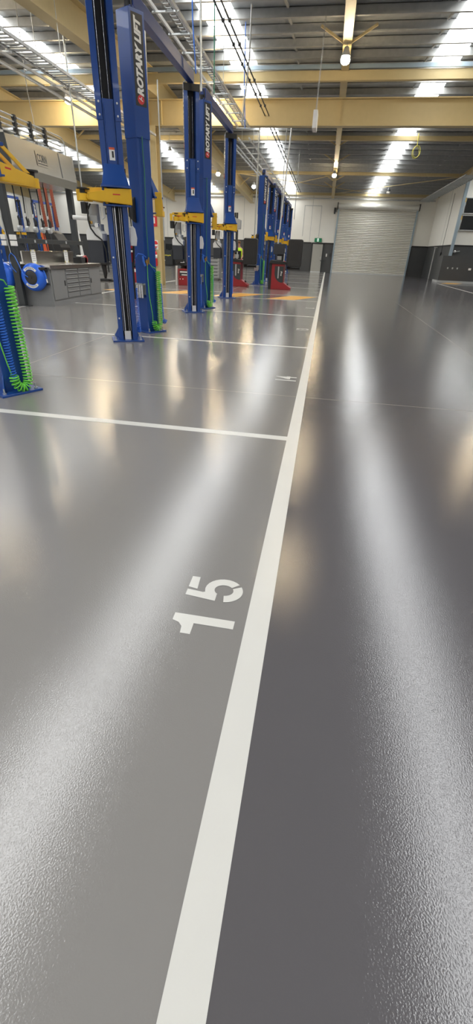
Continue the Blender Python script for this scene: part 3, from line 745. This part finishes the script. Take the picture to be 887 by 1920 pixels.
# oil guns
GL = ['first from the charcoal front post','second from the charcoal front post','third from the charcoal front post','fourth, beside the orange ducts','fifth, nearest the rear gantry post']
for k in range(5):
    y = 11.22 + 0.33*k
    t = thing('oil_gun', 'oil dispensing gun hanging under the canopy, ' + GL[k], 'oil gun', (-7.3, y, 1.45), 0, 'hanging oil guns')
    obj('hose', MB().tube([(0,0,1.16),(0.01,0.01,0.8),(0,0,0.50)],0.014,8), 'rubber', t)
    obj('swivel', MB().cyl((0,0,0.50),(0,0,0.42),0.02,10), 'chrome', t)
    obj('grip', MB().tube([(0,0,.44),(0.02,0.015,.34),(0.01,0.01,.24)],[0.02,0.028,0.024],10).tube([(0.03,0.05,.40),(0.04,0.06,.30),(0.02,0.03,.22)],0.01,6), 'black', t)
    obj('meter', MB().cyl((-.03,0,.18),(.04,0,.18),0.062,18).cyl((0.04,0,.18),(0.05,0,.18),0.045,18), 'lgrey', t)
    obj('spout', MB().tube([(0,0,.12),(0,0.02,-.02),(0,0.05,-.12)],0.011,8).tube([(0,0.05,-.12),(0,0.075,-.26)],[0.018,0.012],8), 'charcoal', t)
# orange exhaust ducts and the hooded balancer behind the bench
def duct(pts, r):
    mb = MB(); P = [Vector(p) for p in pts]; out = []; rr = []
    for a, b in zip(P[:-1], P[1:]):
        n = max(2, int((b-a).length/0.03))
        for i in range(n): out.append(a.lerp(b, i/n)); rr.append(r*(1.0 if len(out) % 2 else 0.88))
    mb.tube(out, rr, 12); return mb
for k, (x, dy, lab) in enumerate(((-8.84,0,'orange corrugated exhaust duct hanging behind the bench, nearest the oil guns'),(-8.70,.1,'orange corrugated exhaust duct hanging behind the bench, middle of three'),(-8.56,.2,'orange corrugated exhaust duct hanging behind the bench, beside the rear gantry post'))):
    obj('exhaust_duct', duct([(x-.05,15+dy,3.05),(x-.03,15+dy,2.5),(x,15+dy,2.0),(x+.01,15+dy,1.76)],0.05), 'duct', None, lab, 'duct', 'orange exhaust ducts')
t = thing('wheel_balancer', 'black hooded wheel balancer with an orange side rising behind the workbench', 'wheel balancer', (-8.55, 15.0, 0))
hood = [(-.22,1.1),(.28,1.1),(.28,1.25),(.22,1.45),(.10,1.62),(-.06,1.70),(-.22,1.70)]
obj('hood', MB().prism(hood,'y',-.30,.30), 'black', t, bevel=0.02)
obj('side_panel', MB().prism([(-.30,.1),(-.12,.1),(-.14,1.3),(-.20,1.56),(-.30,1.68)],'y',-.33,.25), 'orange', t, bevel=0.01)
obj('base', MB().box(-.25,-.28,0,.25,.28,1.1), 'charcoal', t, bevel=0.01)
# things at the end of the bench
t = thing('toolbox', 'black open toolbox with a dark red end on the bench beyond the rear post', 'toolbox', (-6.95, 13.3, BH))
obj('case', MB().box(-.16,-.10,0,.10,.24,.14), 'black', t, bevel=0.01)
obj('end_panel', MB().prism([(-.10,0),(.06,0),(.10,.12),(.02,.19),(-.08,.15)],'x',.02,.10), 'red', t, bevel=0.01, loc=(0,.2,0))
obj('handle', MB().tube([(-.12,.0,.14),(-.12,.02,.22),(-.12,.16,.22),(-.12,.18,.14)],0.012,8), 'rubber', t)
obj('rag', MB().ball((-6.98,13.30,BH+.165),0.05,12,0,(1.2,1.6,.6)).ball((-6.95,13.42,BH+.165),0.04,10,0,(1,1.4,.7)), 'white', None, 'crumpled white rag lying on the black toolbox', 'rag')
t = thing('notice_stand', 'narrow white and lime upright board leaning behind the bench end', 'board', (-7.9, 15.2, 0))
obj('board', MB().add([(-.05,0,.9),(.13,0,.9),(.02,0,1.72),(-.08,0,1.78),(-.05,.03,.9),(.13,.03,.9),(.02,.03,1.72),(-.08,.03,1.78)], [(0,1,2,3),(7,6,5,4),(0,4,5,1),(1,5,6,2),(2,6,7,3),(3,7,4,0)]), 'paper', t)
obj('lime_band', MB().box(-.05,-.004,1.42,.02,.0,1.50), 'acid', t)
obj('leg', MB().box(-.02,0,0,.06,.03,.9), 'charcoal', t)
t = thing('pedestal_stool', 'low black stool with a splayed foot behind the end of the workbench', 'stool', (-9.6, 20.5, 0))
obj('foot', MB().box(-.25,-.2,0,.25,.2,.10).prism([(.1,0),(.42,0),(.42,.04),(.1,.10)],'y',-.05,.05), 'black', t, bevel=0.02)
obj('column', MB().tube([(0,0,.1),(.02,0,.3),(-.02,0,.62)],[.05,.09,.12],12), 'black', t)
obj('seat', MB().box(-.24,-.2,.62,.24,.2,.76), 'black', t, bevel=0.04)

# ------------------------------------------------------------------ workshop machines
def balancer(x, y, label, mdx=0.0):
    t = thing('wheel_balancer', label, 'wheel balancer', (x, y, 0), 0, 'red wheel balancers beside the walkway')
    prof = [(-.30,0),(.52,0),(.54,.07),(.22,.27),(.22,.95),(-.30,.95)]
    obj('cabinet', MB().prism(prof,'y',0.0,.5), 'red', t, bevel=0.008)
    obj('back_panel', MB().box(-.42,.02,0,-.30,.48,.97), 'black', t, bevel=0.006)
    dp = [(-.17,.86)]
    for i in range(9):
        a = PI + (PI/2)*i/8; dp.append((.17+.36*math.cos(a)*0.95, .60+.36*math.sin(a)*1.0 if False else .62+.36*math.sin(a)))
    dp += [(.20,.30),(.20,.86)]
    pn = obj('side_panel', MB().prism(dp,'y',-.006,.0), 'charcoal', t)
    lt = MB(); put_text(lt, 'Pro', frame((.11,-.008,.60),(0,0,-1),(1,0,0)), 0.1, bold=0.003, shear=0.2, fit=(0.17,0.07))
    obj('lettering', lt, 'white', pn)
    obj('name_stripe', MB().box(-.04,-.008,.42,.01,-.006,.85), 'lgrey', pn)
    tray = MB(); tray.prism([(-.40,.95),(.34,.93),(.48,.80),(.48,.88),(.36,1.02),(-.36,1.08),(-.40,1.03)],'y',-.06,.56)
    obj('weight_tray', tray, 'black', t, bevel=0.01)
    obj('shaft', MB().cyl((.30,.25,.80),(.82,.25,.80),0.05,14).cyl((.82,.25,.80),(.84,.25,.80),0.07,14), 'black', t)
    obj('screen_post', MB().box(-.16,.36,1.0,.12,.42,1.35), 'black', t)
    obj('monitor', MB().box(-.31,.30,1.28,.16+mdx,.38,1.66), 'darkblue', t, bevel=0.01)
    obj('notice_plate', MB().box(-.14,.35,1.08,.04,.358,1.22), 'lgrey', t)
    obj('caliper_rod', MB().cyl((.16+mdx,.2,1.02),(.17+mdx,.2,1.32),0.022,10), 'traywhite', t)
    obj('red_knob', MB().ball((.20,.1,1.02),0.04,10), 'signred', t)
    gd = []
    w2, z0, z1, r = .29, .86, 1.82, .07
    for cx, cz, a0 in ((w2-r,z0+r,-90),(w2-r,z1-r,0),(-w2+r,z1-r,90),(-w2+r,z0+r,180)):
        for k in range(5):
            a = math.radians(a0+90*k/4); gd.append((.62+cx+r*math.cos(a), cz+r*math.sin(a)))
    hood_ = obj('wheel_guard', MB().prism(gd,'y',-.30,.02), 'black', t, bevel=0.03)
    obj('guard_arm', MB().tube([(.2,.45,.95),(.35,.40,1.2),(.6,.1,1.3)],0.035,10), 'charcoal', hood_)
    obj('guard_panel', MB().box(.46,-.306,1.12,.78,-.30,1.6), 'black', hood_, bevel=0.002)
    obj('cable', MB().tube([(.42,.3,.86),(.40,.3,.5),(.38,.3,.15)],0.008,6).box(.35,.27,.12,.41,.33,.22), 'rubber', t)
    return t
balancer(-1.93, 20.62, 'dark red wheel balancer with black guard nearest the white aisle line')
balancer(-3.85, 21.25, 'dark red wheel balancer half behind the third blue lift', -0.17)
# tyre changer partly behind bay 13 far post
t = thing('tyre_changer', 'red tyre changer with a pale cylinder, seen just left of the second lift', 'tyre changer', (-6.05, 20.3, 0))
obj('cabinet', MB().box(-.10,-.1,0,.40,.6,.62), 'red', t, bevel=0.01)
obj('front_plate', MB().box(-.04,-.106,.36,.38,-.1,.56), 'charcoal', t)
obj('plate_stripe', MB().box(-.02,-.11,.48,.34,-.106,.53).box(.05,-.11,.38,.34,-.106,.42), 'white', t)
for x in (-.02,.10): obj('button', MB().cyl((x,-.11,.24),(x,-.1,.24),0.02,8), 'white', t)
obj('pale_cylinder', MB().cyl((-.20,0,.07),(-.19,0,.72),0.055,16).cyl((-.20,0,0),(-.20,0,.07),0.06,16), 'traywhite', t)
obj('turntable', MB().lathe([(0.05,.62),(.10,.70),(.26,.73),(.26,.79),(.05,.80)],24,T=Matrix.Translation((.15,.25,0))), 'black', t)
obj('clamp_arm', MB().bar((-.18,.1,.80),(.36,.1,.83),0.08,0.10).box(-.2,.0,.86,.10,.25,1.02), 'black', t)
obj('mount_tower', MB().box(-.14,.45,.62,.10,.62,1.75).bar((0,.5,1.7),(.2,.1,1.72),.08,.1), 'charcoal', t, bevel=0.008)
obj('clamp_jaw', MB().box(-.02,0,.84,.16,.12,.88), 'chrome', t)
# big red tyre machine between the first two posts
t = thing('tyre_changer', 'tall red tyre machine seen between the posts of the first two lifts', 'tyre changer', (-8.2, 20.5, 0))
obj('tower', MB().box(-.26,.1,.0,.25,.5,1.48), 'red', t, bevel=0.012)
obj('cabinet', MB().box(-.36,-.35,0,.36,.3,.58), 'red', t, bevel=0.012)
obj('chuck', MB().lathe([(.05,.58),(.3,.62),(.3,.70),(.06,.74)],24,T=Matrix.Translation((0,-.1,0))), 'black', t)
obj('demount_arm', MB().bar((-.1,0,1.25),(.42,0,1.25),.07,.07).cyl((-.18,-.05,.75),(-.18,-.05,1.55),0.05,12), 'black', t)
obj('white_arm', MB().bar((-.22,-.05,1.18),(.34,-.05,1.18),.05,.07), 'traywhite', t)
obj('instruction_plate', MB().box(-.02,.092,.85,.10,.1,1.12).box(.12,-.358,.42,.26,-.35,.54), 'white', t)
# grey drawer cabinet and blue tray
t = thing('drawer_cabinet', 'grey drawer cabinet with a blue tray, right of the second lift', 'cabinet', (-5.72, 25.1, 0))
obj('body', MB().box(-.26,0,.06,.30,.5,1.02), 'grey', t, bevel=0.006)
for k in range(6): 
    d_ = obj('drawer', MB().box(-.24,-.02,.10+.15*k,.28,.0,.235+.15*k), 'lgrey', t, bevel=0.003)
    obj('pull', MB().box(-.16,-.035,.20+.15*k,.20,-.02,.225+.15*k), 'charcoal', d_)
for x in (-.2,.24): obj('caster', MB().cyl((x,.05,.035),(x,.08,.035),0.035,12).cyl((x,.42,.035),(x,.45,.035),0.035,12), 'black', t)
obj('tool_tray', MB().box(-5.98,25.12,1.02,-5.5,25.5,1.12).box(-5.70,25.2,1.12,-5.5,25.4,1.28), ['darkblue'], None, 'dark blue tray standing on the grey drawer cabinet', 'tray', bevel=0.01)
# black cabinet on the far wall
t = thing('cabinet', 'black floor cabinet with a yellow logo against the far wall', 'cabinet', (-14.0, 43.3, 0))
obj('body', MB().box(-.40,-.2,.02,.40,.4,1.2), 'black', t, bevel=0.01)
obj('door', MB().box(-.38,-.215,.06,.38,-.2,1.16), 'charcoal', t, bevel=0.004)
lt = MB(); lt.prism([(-.30,.84),(-.05,.84),(0,.80),(.05,.84),(.26,.84),(.26,.76),(.08,.76),(.0,.72),(-.08,.76),(-.30,.76)],'y',-.225,-.215)
obj('logo', lt, 'acid', t)
obj('handle', MB().box(-.34,-.235,.36,-.28,-.215,.44), 'galv', t)
obj('computer_monitor', MB().box(-14.30,43.4,1.24,-13.72,43.46,1.68).box(-14.1,43.42,1.2,-13.9,43.6,1.25), 'screen', None, 'dark monitor standing on the black cabinet by the far wall', 'monitor', bevel=0.006)
# grey electrical cabinet on a dark pole
t = thing('control_cabinet', 'grey control box with black fuses on a dark pole behind the third lift', 'control box', (-4.02, 22.1, 0))
obj('pole', MB().box(-.05,-.04,0,.05,.04,2.12), 'charcoal', t)
obj('box', MB().prism([(-.18,2.12),(.16,2.16),(.17,2.48),(-.10,2.58),(-.18,2.58)],'y',-.15,.15), 'lgrey', t, bevel=0.008)
for x in (-.15,-.07,.01): obj('fuse', MB().box(x-.025,-.12,2.52,x+.025,.0,2.74), 'black', t)
# fire point on the cream column
t = thing('fire_extinguisher', 'red fire extinguisher hanging on the cream column', 'fire extinguisher', (-6.90, 19.57, 0.70))
obj('cylinder', MB().lathe([(.06,0),(.078,.02),(.078,.42),(.06,.49),(.025,.52)],20), 'signred', t)
obj('valve', MB().cyl((0,0,.52),(0,0,.56),0.02,10).bar((-.08,0,.58),(.06,0,.62),.025,.025), 'black', t)
obj('hose', MB().tube([(-.03,-.02,.56),(-.09,-.03,.5),(-.10,-.03,.3),(-.09,-.03,.12)],0.012,8), 'rubber', t)
obj('label_band', MB().lathe([(.079,.28),(.079,.40)],20), 'paper', t)
s_ = MB().box(-6.99,19.595,2.06,-6.78,19.605,2.40,0).box(-6.95,19.59,2.12,-6.82,19.595,2.36,1).box(-6.90,19.588,2.14,-6.87,19.59,2.34,0)
obj('fire_sign', MB().box(-7.0,19.605,2.06,-6.77,19.615,2.40,0).box(-6.915,19.60,2.16,-6.855,19.605,2.36,1), ['signred','white'], None, 'red rectangular sign with a white extinguisher mark on the cream column', 'sign')
obj('warning_sign', MB().box(-6.99,19.605,1.28,-6.77,19.615,1.60,0).prism([(-6.88+.10*math.cos(k*PI/12),1.46+.12*math.sin(k*PI/12)) for k in range(13)],'y',19.60,19.605,1).prism([(-6.88+.085*math.cos(PI+k*PI/12),1.43+.09*math.sin(PI+k*PI/12)) for k in range(13)],'y',19.602,19.605,1).box(-6.95,19.598,1.39,-6.81,19.601,1.44,0), ['white','signred'], None, 'white sign with a red round mark above the extinguisher', 'sign')

# exit sign above the door, plus wall fittings
t = thing('exit_sign', 'green running-man exit sign above the grey door', 'exit sign', (-0.97, YF-0.06, 2.28))
obj('panel', MB().box(-.30,-.03,-.06,.30,.03,.22), 'exitgreen', t, bevel=0.006)
obj('door_mark', MB().box(-.08,-.036,-.02,.06,-.03,.19), 'exitwhite', t)
obj('running_figure', MB().box(-.03,-.04,.06,.02,-.036,.12).bar((0,-.038,.07),(-.045,-.038,.0),.02,.02).bar((0,-.038,.07),(.035,-.038,.02),.02,.02).cyl((.01,-.036,.145),(.01,-.04,.145),.02,8), 'exitgreen', t)
obj('light_switch', MB().box(-0.18,YF-0.03,1.18,-0.08,YF,1.40), 'white', None, 'white switch box on the dark wall right of the door', 'switch', bevel=0.006)
obj('key_switch', MB().box(0.12,YF-0.04,1.2,0.24,YF,1.45).cyl((.18,YF-.05,1.3),(.18,YF-.04,1.3),.03,10), 'charcoal', None, 'black door control box beside the large shutter', 'switch', bevel=0.006)
obj('push_bar', MB().bar((-.62,YF-.10,.86),(-.1,YF-.06,.88),.04,.05), 'charcoal', None, 'dark low handle bar beside the exit door', 'bar')
struct('trim_90', MB().tube([(XL+.2,YF-.12,5.22),(7.8,YF-.12,5.22)],0.05,8), 'galv')
# upper right wall fittings
obj('downpipe', MB().box(7.96,35.68,1.55,8.14,35.86,5.6), 'bluegalv', None, 'pale grey square downpipe on the corner of the white wall', 'pipe', bevel=0.006)
for z0, z1, lab in ((3.88,4.74,'black wall panel in an aluminium frame, upper of the pair'),(2.98,3.82,'black wall panel in an aluminium frame, lower of the pair')):
    t = thing('wall_panel', lab, 'wall panel', (8.1, 35.86, z0), 0, 'black wall panels')
    h = z1-z0
    obj('panel', MB().box(.16,-.06,.03,2.4,-.02,h-.03), 'screen', t)
    obj('frame', MB().box(.0,-.10,0,.12,0,h).box(.12,-.10,0,2.42,0,.05).box(.12,-.10,h-.04,2.42,0,h), 'galv', t)
    obj('yellow_corner', MB().box(.02,-.106,h-.25,.11,-.10,h-.03), 'yellow', t)
obj('post_bracket', MB().box(7.78,39.9,0,7.84,39.96,1.62).box(7.74,39.88,2.05,7.96,39.98,2.1).box(7.78,39.9,1.62,7.84,39.96,2.05), 'traywhite', None, 'slim white upright pipe with a flat bracket in the far corner', 'pipe')
t = thing('security_camera', 'small white camera on the dark wall right of the downpipe', 'camera', (8.3, 35.87, 1.80))
obj('body', MB().cyl((0,0,0),(0,-.02,-.02),0.09,14).ball((0,-.05,0),0.08,12), 'white', t); obj('arm', MB().bar((.05,-.02,0),(.30,-.08,.04),.04,.05), 'lgrey', t)
for x, k in ((7.9,'first'),(8.2,'second'),(8.5,'third')):
    obj('wall_socket', MB().box(x-.04,34.87,.80,x+.04,34.9,.90), 'lgrey', None, 'small grey wall socket, %s of three from the corner' % k, 'socket', 'wall sockets on the low wall', bevel=0.004)
obj('wall_socket', MB().box(9.2,34.87,.77,9.36,34.9,.89), 'white', None, 'larger white wall socket near the frame edge on the dark low wall', 'socket', bevel=0.004)
obj('hanging_cable', MB().tube([(7.98,38.4,5.2),(7.98,38.35,3.4),(7.96,38.3,1.75)],0.012,6,0).box(7.92,38.22,1.5,7.99,38.38,1.75,0), 'black', None, 'black cable with a plug box hanging down the far right wall', 'cable')

# ------------------------------------------------------------------ ceiling services
def ladder(x0, x1, y0, y1, z, rung, name, label, m='traywhite', perf=None, h=0.055):
    t = thing(name, label, 'cable ladder', ((x0+x1)/2, y0, z))
    ox, oy = (x0+x1)/2, y0
    w = (x1-x0)/2
    for s in (-1, 1):
        obj('side_rail', MB().box(s*w-.018,0,-.0,s*w+.018,y1-y0,h), m, t)
    y = 0.3; 
    while y < y1-y0:
        obj('rung', MB().box(-w-.05,y-.02,-.025,w+.05,y+.02,.0), 'galv', t); y += rung
    if perf:
        a, b = perf
        mb = MB(); n = int((y1-y0)/0.16)
        for k in range(n):
            yy = k*0.16
            mb.box(a-ox, yy, .01, b-ox, yy+0.085, .016)
        mb.box(a-ox,0,.01,a-ox+.015,y1-y0,.04); mb.box(b-ox-.015,0,.01,b-ox,y1-y0,.04)
        obj('perforated_tray', mb, 'galv', t)
    for yy in range(2, int(y1-y0), 3):
        obj('hanger_rod', MB().cyl((w+.02,yy,.05),(w+.02,yy,rz(y0+yy)-z-.2),0.008,6), 'galv', t)
    return t
ladder(-3.62,-3.22,4.0,19.5,5.02,0.95,'cable_ladder','bright zinc cable ladder running above the near row of lifts', perf=(-3.42,-3.28))
ladder(-3.75,-3.35,20.3,41.0,4.86,1.2,'cable_ladder','zinc cable ladder beyond the cream girder above the far lifts')
ladder(-4.15,-3.98,20.3,30.0,4.80,1.0,'cable_ladder','narrow dull tray hanging beside the ladder beyond the girder', m='galvd')
ladder(-7.05,-6.62,5.0,19.5,4.78,0.9,'cable_ladder','perforated cable tray along the upper left rafter', m='galvd', perf=(-7.03,-6.64))
ladder(-7.50,-7.22,5.0,19.5,4.84,1.1,'cable_ladder','narrow grey cable tray beside the perforated tray', m='galvd')
ladder(6.55,7.25,30.0,43.4,5.12,0.45,'cable_ladder','grey cable ladder high along the right wall', m='galvd', perf=(6.6,7.2))
obj('conduit_rail', MB().cyl((-7.78,5,4.80),(-7.78,19.5,4.80),0.022,8).cyl((-7.70,5,4.80),(-7.70,19.5,4.80),0.022,8), 'traywhite', None, 'pair of bright white conduits along the upper left trays', 'conduit')
for x, lab in ((-2.74,'thin dark air pipe with clamps along the roof, left of the two'),(-2.60,'thin dark air pipe with clamps along the roof, right of the two')):
    mb = MB().cyl((x,5,5.48),(x,41,5.30),0.018,8)
    for k in range(30): mb.box(x-.03,5.5+k*1.2,5.455-0.006*k,x+.03,5.56+k*1.2,5.51-.006*k)
    obj('air_pipe', mb, 'charcoal', None, lab, 'pipe', 'overhead air pipes')
DROPS = [((-2.62,10.05,5.6),(-2.98,12.0,4.25),'grey vertical conduit dropping to the top of the second lift','galv',0.022)]
def drop(name, pts, r, m, label, cat):
    obj(name, MB().tube(pts, r, 8), m, None, label, cat)
drop('hanging_pipe', [(-2.83,11.2,6.3),(-2.83,11.2,4.0)], 0.022, 'galv', 'grey vertical pipe hanging just right of the second lift head', 'pipe')
drop('hanging_hose', [(-2.95,11.0,6.3),(-2.93,11.0,4.9),(-2.88,11.0,4.2)], 0.012, 'bhose', 'thin blue hose hanging beside the second lift head', 'hose')
drop('hanging_hose', [(-2.80,12.2,6.3),(-2.80,12.2,4.2)], 0.012, 'dgreen', 'thin dark green hose dropping behind the second lift head', 'hose')
drop('hanging_hose', [(-2.75,15.5,6.3),(-2.75,15.6,5.2),(-2.72,15.75,4.3)], 0.012, 'bhose', 'thin blue hose dropping to the third lift head', 'hose')
drop('hanging_pipe', [(-2.46,14.6,6.3),(-2.48,14.65,5.4),(-2.66,14.9,4.2)], 0.018, 'galvd', 'dark slim pipe hanging in front of the girder at the third lift', 'pipe')
drop('hanging_pipe', [(-3.25,22.2,6.3),(-3.25,22.2,1.6)], 0.028, 'galv', 'tall grey pipe hanging beyond the girder right of the third lift', 'pipe')
drop('hanging_pipe', [(-2.13,24.0,6.3),(-2.38,24.0,1.6)], 0.032, 'traywhite', 'white pole dropping in front of the far lifts', 'pipe')
drop('hanging_pipe', [(-2.50,25.5,6.2),(-2.50,25.5,3.0)], 0.016, 'galvd', 'thin dark rod hanging above the far lifts', 'pipe')
drop('hanging_pipe', [(-2.15,30.0,6.1),(-2.15,30.0,3.0)], 0.02, 'galvd', 'thin dark rod hanging farther along the air pipes', 'pipe')
drop('hanging_pipe', [(-6.93,13.9,6.3),(-6.93,13.9,2.3)], 0.022, 'galv', 'pale vertical pipe behind the first lift, dropping to the canopy end', 'pipe')
drop('hanging_pipe', [(-3.85,11.0,5.0),(-3.9,11.0,1.9)], 0.018, 'galv', 'grey vertical pipe between the two nearest lift posts', 'pipe')
drop('hanging_pipe', [(-3.75,11.3,4.2),(-3.75,11.3,1.5)], 0.014, 'galv', 'thin vertical rod between the two nearest lift posts', 'pipe')
drop('hanging_wire', [(-7.64,13.2,6.2),(-7.64,13.1,4.5),(-7.45,12.9,3.42)], 0.008, 'galvd', 'thin wire dropping from the trays to the canopy', 'wire')
t = thing('hanging_sign', 'white box sign hanging edge-on from a wire before the girder', 'sign', (-0.76, 15.0, 4.17))
obj('box', MB().box(-.055,0,0,.055,.52,.36), 'white', t, bevel=0.004)
obj('screw', MB().cyl((0,.22,-.004),(0,.22,0.0),0.012,8), 'chrome', t)
obj('wire', MB().cyl((0,.05,.36),(0.02,.05,2.2),0.006,6).cyl((0,.45,.36),(0.02,.45,2.2),0.006,6), 'galvd', t)
mb = MB().cyl((3.40,26.8,6.2),(3.42,26.75,5.75),0.016,8)
pts = [(3.45+.16*math.cos(a*PI/6), 26.75+.02*math.sin(a), 5.55+.22*math.sin(a*PI/6)) for a in range(13)]
mb.tube(pts, 0.012, 8); mb.tube([(p[0]-.05+.02*i/13,p[1]+.03,p[2]-.03) for i, p in enumerate(pts)], 0.012, 8)
obj('hanging_cable', mb, 'acid', None, 'yellow looped cable hanging from the tie beam on the right', 'cable')
# lamps
LAMPS = [
 (-0.17,16.2,5.80,1,'warm round high-bay lamp under the central rafter before the girder'),
 (-0.10,9.1,5.75,1,'round high-bay lamp under the central rafter, mirrored in the floor beside painted number 15'),
 (-0.20,32.8,5.40,1,'warm high-bay lamp on the central rafter beyond the girder'),
 (-9.63,19.1,5.70,1,'warm lamp hanging at the girder over the canopy'),
 (-4.49,19.3,5.70,1,'warm lamp at the girder beside the second lift head'),
 (-8.28,26.4,5.40,1,'warm hanging lamp beyond the girder above the cream column'),
 (-7.27,32.9,5.40,1,'hanging lamp beyond the girder, upper of two near the third lift'),
 (-8.15,35.5,5.00,1,'hanging lamp beyond the girder, lower of two near the third lift'),
 (-5.30,34.8,5.00,1,'small hanging lamp between the third and fourth lifts'),
 (-7.66,8.6,5.80,1,'high-bay lamp above the workbench, mirrored in the floor at the lower left'),
 (-9.30,13.1,5.80,1,'high-bay lamp above the far side of the canopy'),
 (7.00,18.3,5.80,1,'high-bay lamp over the right side before the girder'),
 (-11.55,23.2,6.00,1,'high-bay lamp left of the cream column beyond the girder'),
 (3.40,36.4,5.00,0,'unlit dark pendant lamp before the large shutter'),
]
for x, y, z, lit, lab in LAMPS:
    t = thing('pendant_lamp', lab, 'lamp', (x, y, z), 0, 'high-bay lamps')
    obj('housing', MB().lathe([(.03,.22),(.06,.20),(.08,.12),(.115,.06),(.12,.03)],20), 'charcoal' if not lit else 'lgrey', t)
    obj('lens', MB().lathe([(.105,.03),(.118,-.02),(.12,-.06),(.10,-.10),(.06,-.125),(.02,-.13)],20), 'lamp' if lit else 'white', t)
    obj('stem', MB().cyl((0,0,.20),(0,0,max(.3,rz(y)-z-(.53 if abs(x+.17) < .12 else .2))),0.008,6), 'galvd', t)

# ------------------------------------------------------------------ person in hi-vis
def person():
    t = thing('person', 'person in a lime hi-vis vest standing beyond the half-hidden wheel balancer', 'person', (-4.60, 26.0, 0))
    V = [(0,0,.98),(0,0,1.15),(0,-.01,1.32),(0,-.01,1.45),(0,-.02,1.55),(0,-.03,1.63),(0,-.03,1.74)]
    R = [.135,.125,.15,.13,.055,.085,.075]
    E = [(0,1),(1,2),(2,3),(3,4),(4,5),(5,6)]
    def chain(start, pts, rs):
        p = start
        for q, r in zip(pts, rs):
            V.append(q); R.append(r); E.append((p, len(V)-1)); p = len(V)-1
    for s in (-1, 1):
        chain(3, [(s*.17,-.01,1.43),(s*.24,-.02,1.18),(s*.20,-.20,1.02),(s*.17,-.28,1.0)], [.06,.047,.038,.03])
        chain(0, [(s*.09,0,.90),(s*.10,-.01,.50),(s*.10,.02,.10),(s*.10,-.05,.05),(s*.10,-.14,.035)], [.095,.062,.045,.045,.035])
    me = D.meshes.new('body'); me.from_pydata(V, E, []); me.materials.append(M['skin'])
    o = D.objects.new('body', me); col.objects.link(o); o.parent = t
    sk = o.modifiers.new('skin', 'SKIN'); sk.use_smooth_shade = True
    for i, r in enumerate(R): me.skin_vertices[0].data[i].radius = (r, r*.85)
    for i in range(len(R)): me.skin_vertices[0].data[i].use_root = (i == 0)
    ss = o.modifiers.new('smooth', 'SUBSURF'); ss.levels = 1; ss.render_levels = 1
    vest = MB().lathe([(.165,.95),(.175,1.1),(.19,1.3),(.19,1.42),(.12,1.49)],20,T=Matrix.Diagonal((1.1,.85,1,1)))
    obj('vest', vest, 'limevest', t)
    tr = MB()
    for s in (-1,1): tr.tube([(s*.09,0,.98),(s*.10,-.01,.5),(s*.10,.01,.08)],[.115,.085,.075],14)
    obj('trousers', tr, 'trouser', t)
    for s in (-1,1): obj('boot', MB().box(s*.10-.05,-.20,0,s*.10+.05,.08,.10), 'black', t, bevel=0.03)
    obj('hair', MB().ball((0,-.015,1.73),.098,14,0,(1,1.05,.75)), 'hair', t)
    return t
person()

# ------------------------------------------------------------------ light
w = D.worlds.new('sky'); sc.world = w; w.use_nodes = True
bg = w.node_tree.nodes['Background']
bg.inputs['Color'].default_value = (1.0, 0.98, 0.95, 1); bg.inputs['Strength'].default_value = 1.3
sc.view_settings.view_transform = 'Standard'; sc.view_settings.look = 'None'; sc.view_settings.gamma = 1; sc.view_settings.use_curve_mapping = False
sc.view_settings.exposure = 0.0
sc.cycles.use_denoising = True
sc.cycles.max_bounces = 8
